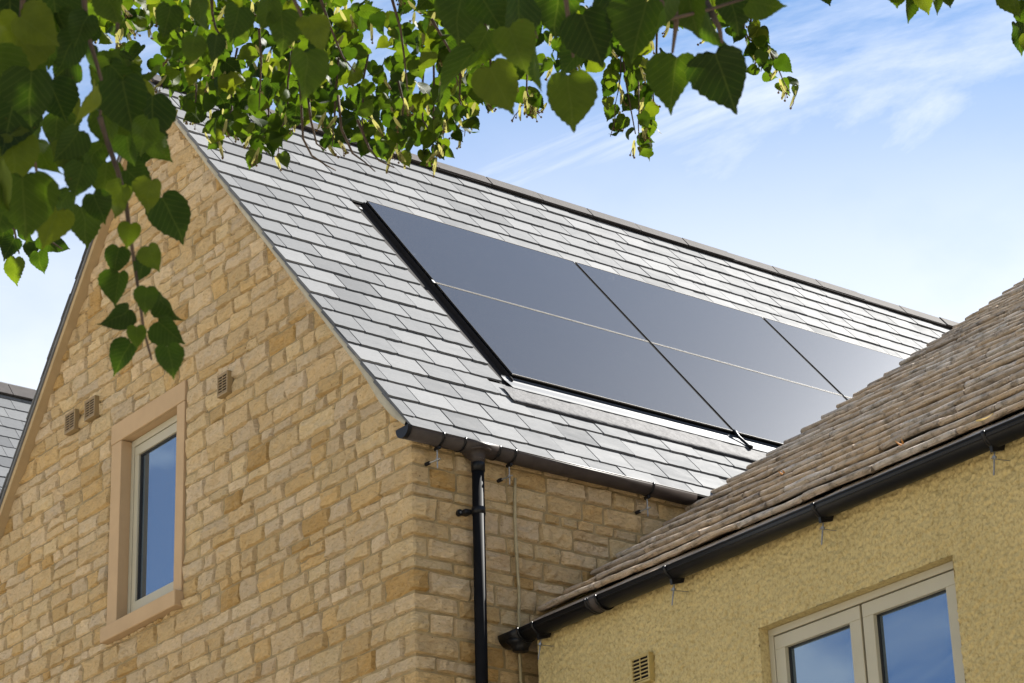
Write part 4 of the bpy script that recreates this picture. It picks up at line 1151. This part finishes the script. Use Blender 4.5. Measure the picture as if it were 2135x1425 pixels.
# large leaves close to the camera: (x, y, size, tip direction)
NEAR = [(35, 95, 175, 100), (115, 20, 130, 75), (142, 105, 110, 110), (232, 12, 90, 80), (62, 200, 150, 95), (118, 205, 120, 60), (215, 175, 130, 100), (265, 215, 140, 70), (318, 245, 135, 95), (255, 160, 100, 40),
        (118, 268, 95, 100), (198, 318, 95, 110), (268, 312, 80, 80), (333, 310, 75, 60), (28, 335, 165, 80), (165, 372, 90, 100), (285, 374, 90, 40), (50, 425, 160, 90), (108, 470, 110, 100), (176, 466, 105, 85),
        (240, 414, 95, 110), (358, 450, 125, 60), (269, 488, 64, 90), (20, 250, 150, 110), (90, 330, 110, 60), (10, 440, 130, 100), (145, 300, 100, 120), (5, 160, 150, 60), (75, 60, 120, 40), (170, 60, 90, 120), (60, 290, 120, 100), (95, 395, 110, 70), (225, 270, 105, 85), (300, 280, 95, 100), (205, 430, 80, 60), (130, 430, 100, 110), (310, 405, 85, 100), (190, 215, 110, 120), (20, 20, 150, 90), (45, 150, 150, 60), (185, 120, 85, 95), (5, 380, 130, 80),
        (243, 540, 70, 95), (317, 535, 68, 75), (245, 598, 85, 105), (303, 622, 68, 90), (346, 640, 92, 70), (296, 560, 60, 100), (245, 662, 85, 150), (352, 690, 85, 35), (257, 742, 92, 110), (356, 748, 82, 80), (285, 700, 55, 90),
        (402, 102, 72, 90), (450, 98, 66, 95), (492, 45, 85, 100), (590, 60, 95, 85), (640, 150, 115, 85), (415, 30, 90, 80), (555, 20, 90, 110), (350, 40, 80, 100), (660, 60, 90, 60),
        (955, 30, 130, 95), (1082, 42, 135, 100), (955, 145, 140, 130), (1040, 180, 120, 70), (1112, 125, 150, 85), (1188, 205, 130, 85), (1196, 120, 95, 120), (1232, 75, 130, 60), (1335, 55, 145, 110), (1290, 25, 120, 70), (1404, 165, 135, 105), (1508, 158, 150, 62), (1483, 62, 120, 60), (1592, 10, 90, 20), (1440, 15, 120, 80), (1385, 22, 110, 95), (1160, 20, 120, 100), (1020, 20, 110, 60), (1000, 95, 100, 110), (1530, 20, 100, 80), (1075, 95, 110, 75)]
for (x, y, sz, an) in NEAR:
    leaf_at(x, y, sz * (0.82 if x < 420 else 0.88), an + rl.uniform(-8, 8), rl.uniform(3.6, 4.3), swing=rl.gauss(0, 33), lean=rl.gauss(0, 16))
for _ in range(46):
    x = rl.uniform(-20, 330); y = rl.uniform(-20, 460 - 0.55 * max(0, x - 80))
    leaf_at(x, y, rl.uniform(55, 95), 90 + rl.gauss(0, 30), rl.uniform(4.2, 5.2))
for (x, y, sz, an) in [(30, 562, 56, 95), (82, 545, 46, 80), (20, 515, 50, 120), (50, 488, 44, 60), (98, 508, 48, 40), (125, 512, 34, 20), (8, 480, 60, 100), (66, 520, 40, 100), (1892, 12, 62, 85), (1925, -4, 60, 60), (1952, 2, 46, 70), (1978, -8, 40, 90), (2112, 0, 70, 60), (2126, 76, 68, 80), (2138, 30, 60, 100), (1722, -10, 40, 70), (2145, 95, 60, 70), (1870, -10, 60, 95)]:
    leaf_at(x, y, sz, an, rl.uniform(6.2, 7.2), swing=rl.gauss(0, 25), lean=rl.gauss(0, 12))
# the more distant sprays
LOW = [(180, 60), (230, 120), (300, 130), (350, 190), (390, 225), (430, 275), (470, 265), (520, 300), (560, 318), (590, 280), (620, 245), (660, 262), (700, 295), (740, 300), (790, 315), (830, 318), (880, 300), (910, 300), (940, 270), (965, 235), (1000, 205), (1050, 200), (1100, 215), (1130, 190), (1180, 150), (1240, 140), (1300, 120), (1400, 70), (1540, 40)]
def lowy(x):
    for (x0, y0), (x1, y1) in zip(LOW[:-1], LOW[1:]):
        if x0 <= x <= x1: return y0 + (y1 - y0) * (x - x0) / (x1 - x0)
    return 40
TW, BR, SE = MB(), MB(), MB()
def seed_group(px, py, depth, n=3):
    c = at(px, py, depth); sc = depth / PF
    a = (DOWN + RIGHT * rl.uniform(-0.8, 0.8) + FWD * rl.uniform(-0.5, 0.5)).normalized()
    L_ = rl.uniform(24, 40) * sc; side = a.cross(FWD + RIGHT * rl.uniform(-1, 1)).normalized(); nn = a.cross(side)
    bb = len(BR.V); m = 6; cu = rl.uniform(-0.3, 0.3)
    for i in range(m):
        f = i / (m - 1); wd = sc * 4.2 * math.sin(math.pi * (0.08 + 0.86 * f)) ** 0.6
        p = c + a * (L_ * f) + nn * (cu * L_ * f * f)
        BR.V += [p - side * wd, p + side * wd]
    for i in range(m - 1): BR.F.append((bb + 2 * i, bb + 2 * i + 1, bb + 2 * i + 3, bb + 2 * i + 2))
    base = c + a * (L_ * 0.45)
    for k in range(n):
        e_ = base + (a * rl.uniform(0.5, 1.0) + side * rl.uniform(-0.4, 0.4) + nn * rl.uniform(-0.4, 0.4)) * (L_ * 0.7)
        SE.tube([base, (base + e_) / 2 + nn * 0.004, e_], 0.0011, 4, False)
        r = sc * rl.uniform(2.6, 3.6); o_ = len(SE.V)
        SE.V += [e_ + d_ * r for d_ in (Vector((1, 0, 0)), Vector((-1, 0, 0)), Vector((0, 1, 0)), Vector((0, -1, 0)), Vector((0, 0, 1)), Vector((0, 0, -1)))]
        SE.F += [tuple(o_ + i for i in f) for f in ((0, 2, 4), (2, 1, 4), (1, 3, 4), (3, 0, 4), (2, 0, 5), (1, 2, 5), (3, 1, 5), (0, 3, 5))]
def twig_px(pts, depth, r0=0.004, r1=0.0016):
    P = [at(x, y, depth + 0.12 * mnoise.noise(Vector((x * 0.01, y * 0.01, depth)))) for x, y in pts]
    n = len(P); TW.tube(P, [r0 + (r1 - r0) * i / (n - 1) for i in range(n)], 6)
cnt = 0
while cnt < 1000:
    x = rl.uniform(170, 1560); yl = lowy(x); y = rl.uniform(-60, yl)
    dens = 1.0 if x < 1000 else 0.55 if x < 1260 else 0.30
    if x < 340: dens *= 0.5
    if rl.random() > dens: continue
    if rl.random() < 0.22 * mnoise.noise(Vector((x * 0.012, y * 0.016, 4))) + 0.12: continue
    cnt += 1
    leaf_at(x, y, rl.uniform(26, 48), 90 + rl.gauss(0, 40), rl.uniform(7.8, 10.2))
    if rl.random() < 0.20: seed_group(x + rl.uniform(-15, 15), y + rl.uniform(0, 20), rl.uniform(7.8, 9.6), rl.randrange(0, 4))
SPRAYS = [((560, 250), (540, 340), 8.6, 9), ((480, 230), (455, 300), 8.8, 6), ((600, 230), (575, 335), 8.4, 7), ((905, 260), (905, 342), 8.6, 9), ((960, 200), (970, 285), 8.6, 8), ((840, 270), (822, 335), 8.8, 6), ((700, 250), (690, 305), 8.5, 5), ((1300, 90), (1275, 285), 8.2, 13), ((1330, 120), (1335, 325), 8.2, 16), ((1370, 110), (1350, 320), 8.3, 10), ((1565, 55), (1590, 150), 7.6, 10), ((1580, 60), (1650, 195), 7.6, 11), ((1552, 60), (1585, 120), 7.6, 6), ((1100, 190), (1105, 232), 8.4, 4), ((755, 240), (750, 310), 8.6, 6), ((410, 200), (395, 240), 8.8, 5), ((1020, 150), (1050, 215), 8.5, 5), ((880, 250), (925, 320), 8.6, 6)]
for (x0, y0), (x1, y1), dep, n in SPRAYS:
    pts = [(x0 + (x1 - x0) * i / 6 + rl.uniform(-4, 4), y0 + (y1 - y0) * i / 6) for i in range(7)]
    twig_px([(x0 + rl.uniform(-20, 20), y0 - 130), (x0, y0 - 60)] + pts, dep, 0.0042, 0.0013)
    for i in range(n):
        f = (i + 0.5) / n
        leaf_at(x0 + (x1 - x0) * f + rl.choice((-1, 1)) * rl.uniform(6, 24), y0 + (y1 - y0) * f + rl.uniform(-4, 8), rl.uniform(30, 46) * (1.05 - 0.25 * f), 90 + rl.gauss(0, 38), dep + rl.uniform(-0.15, 0.15))
        if rl.random() < 0.45: seed_group(x0 + (x1 - x0) * f + rl.uniform(-14, 14), y0 + (y1 - y0) * f, dep + rl.uniform(-0.1, 0.1), rl.randrange(1, 4))
for (x, y) in [(1085, 215), (1100, 205), (1112, 215), (1060, 190), (1120, 200), (1095, 190), (1140, 215), (1075, 170), (1150, 200)]: seed_group(x, y, 8.3, 3)
# bare hanging twigs
for pts, dep in [([(440, -20), (443, 30), (450, 60), (470, 90)], 6.5), ([(622, 120), (628, 220), (632, 290), (650, 325), (680, 345), (700, 356)], 7.9), ([(640, 180), (648, 250), (660, 300), (680, 315)], 7.9), ([(705, 200), (712, 270), (735, 320), (760, 338), (782, 358)], 7.9), ([(745, 250), (770, 310), (790, 335), (822, 350)], 7.9), ([(248, 10), (245, 60), (240, 70)], 4.2), ([(208, 245), (225, 300), (245, 355), (262, 420), (270, 480), (280, 550), (290, 620), (300, 690), (316, 750)], 3.95), ([(815, -10), (835, 60), (843, 120), (850, 190)], 7.6), ([(540, 60), (545, 130), (540, 230)], 8.0), ([(665, -10), (690, 60), (715, 120), (740, 150)], 7.8), ([(1548, 30), (1552, 70), (1560, 100)], 7.6), ([(1298, 100), (1302, 150), (1310, 200), (1325, 280)], 8.2), ([(30, 460), (70, 470), (100, 500), (130, 520)], 6.6), ([(0, 440), (30, 480), (40, 530)], 6.6), ([(900, 40), (940, 110), (955, 180)], 7.9)]:
    twig_px(pts, dep, 0.0048, 0.0018)
# larger leaves' own twigs, hidden mostly among them
for pts in [[(150, -260), (170, -80), (180, 60), (215, 180), (208, 250)], [(60, -240), (50, -40), (40, 120), (60, 260), (80, 380)], [(1000, -260), (1060, -80), (1100, 20), (1120, 80)], [(1300, -200), (1340, -60), (1400, 40), (1480, 20), (1560, -5)], [(1150, -150), (1180, 0), (1195, 120)], [(560, -200), (600, -30), (640, 60)], [(1400, -80), (1410, 50), (1402, 110)], [(1470, 0), (1500, 60), (1506, 90)]]:
    twig_px(pts, 3.95, 0.006, 0.002)
for pts in [[(1900, -160), (1910, -40), (1895, -10)], [(1960, -160), (1940, -60), (1950, -12)], [(2200, -120), (2160, -20), (2140, 50)], [(1760, -120), (1730, -40)]]:
    twig_px(pts, 6.7, 0.005, 0.002)

# trunk, limbs and a leaf mass added to shade the near leaves (out of frame)
trk = MB(); tpz = [0, 0.25, 1, 2, 3.2, 4.6, 6.0, 7.4, 8.8]
trk.tube([TB + Vector((0.05 * math.sin(z_), 0.06 * math.cos(z_ * 0.8), z_)) for z_ in tpz], [0.34, 0.26, 0.22, 0.20, 0.18, 0.155, 0.12, 0.08, 0.04], 16)
trk.done('trunk', M['bark'], tree, True)
def limb(z0, target, r0, sag=0.5):
    p0 = TB + Vector((0, 0, z0)); t_ = Vector(target); P = []
    for i in range(9):
        f = i / 8; p = p0.lerp(t_, f) + Vector((0, 0, sag * math.sin(math.pi * f))) + Vector((mnoise.noise(Vector((f * 3, z0, 1))), mnoise.noise(Vector((f * 3, z0, 2))), 0)) * 0.12 * math.sin(math.pi * f)
        P.append(p)
    MB().tube(P, [r0 + (0.008 - r0) * (i / 8) ** 0.8 for i in range(9)], 10).done('branch', M['bark'], tree, True)
    return P
limb(3.6, at(150, -260, 3.95), 0.075, 0.5); limb(4.0, at(1000, -260, 3.95), 0.08, 0.7); limb(4.4, at(1340, -230, 3.95), 0.08, 0.9); limb(3.3, at(60, -240, 3.95), 0.06, 0.3); limb(4.2, at(560, -200, 3.95), 0.07, 0.6)
limb(5.2, at(560, -120, 8.4), 0.09, 0.7); limb(5.6, at(900, -120, 8.4), 0.09, 0.8); limb(6.0, at(1350, -60, 8.2), 0.09, 0.9); limb(5.0, at(300, -120, 8.6), 0.08, 0.6); limb(6.0, at(1900, -170, 6.7), 0.08, 1.2); limb(6.2, at(2180, -140, 6.7), 0.08, 1.2); limb(6.0, at(1560, -60, 7.6), 0.07, 0.9)
shade_crown = MB(); ctint = []  # unseen leaves added to block the sun from the near sprays
ncr = 0
while ncr < 15000:
    v = Vector((rl.gauss(0, 1), rl.gauss(0, 1), rl.gauss(0, 1))).normalized() * (rl.random() ** 0.4)
    p = Vector((7.3, -4.0, 6.4)) + Vector((v.x * 2.5, v.y * 2.7, v.z * 2.2))
    q = proj(p)
    if q and -150 < q[0] < PW + 150 and q[1] > -60: continue
    if (p - CAM).length < 2.6: continue
    ncr += 1
    L_ = rl.uniform(0.06, 0.10); Vx, Fx = LVL[rl.randrange(6)]
    rot = Matrix.Rotation(rl.uniform(0, 6.28), 3, 'Z') @ Matrix.Rotation(R(180 + rl.gauss(0, 45)) * 0.5 + rl.gauss(0, 0.4), 3, 'X')
    b = len(shade_crown.V); shade_crown.V += [p + rot @ (Vector(q_) * L_) for q_ in Vx]; shade_crown.F += [tuple(b + i for i in f) for f in Fx]; tv = rl.random(); ctint += [(tv,) * 3] * len(Vx)
shade_crown.done('shade_crown', M['leaf'], tree, False, ctint, kind='stuff')
LEAVES.sort(key=lambda r: -r[0])
tl4 = Matrix.Translation(-TB)
for sz, m4, v, _ in LEAVES[:300]:
    o = obj('leaf', LME[v], tree); o.matrix_local = tl4 @ m4
fol = MB(); ftint = []
for sz, m4, v, _ in LEAVES[300:]:
    V, F = LV[v]; b = len(fol.V); fol.V += [m4 @ Vector(q_) for q_ in V]; fol.F += [tuple(b + i for i in f) for f in F]; tv = rl.random(); ftint += [(tv,) * 3] * len(V)
fol.done('foliage', M['leaf'], tree, True, ftint, kind='stuff')
TW.done('twig', M['bark'], tree, True, kind='stuff')
BR.done('bract', M['bract'], tree, True, kind='stuff')
SE.done('seed', M['seed'], tree, True, kind='stuff')
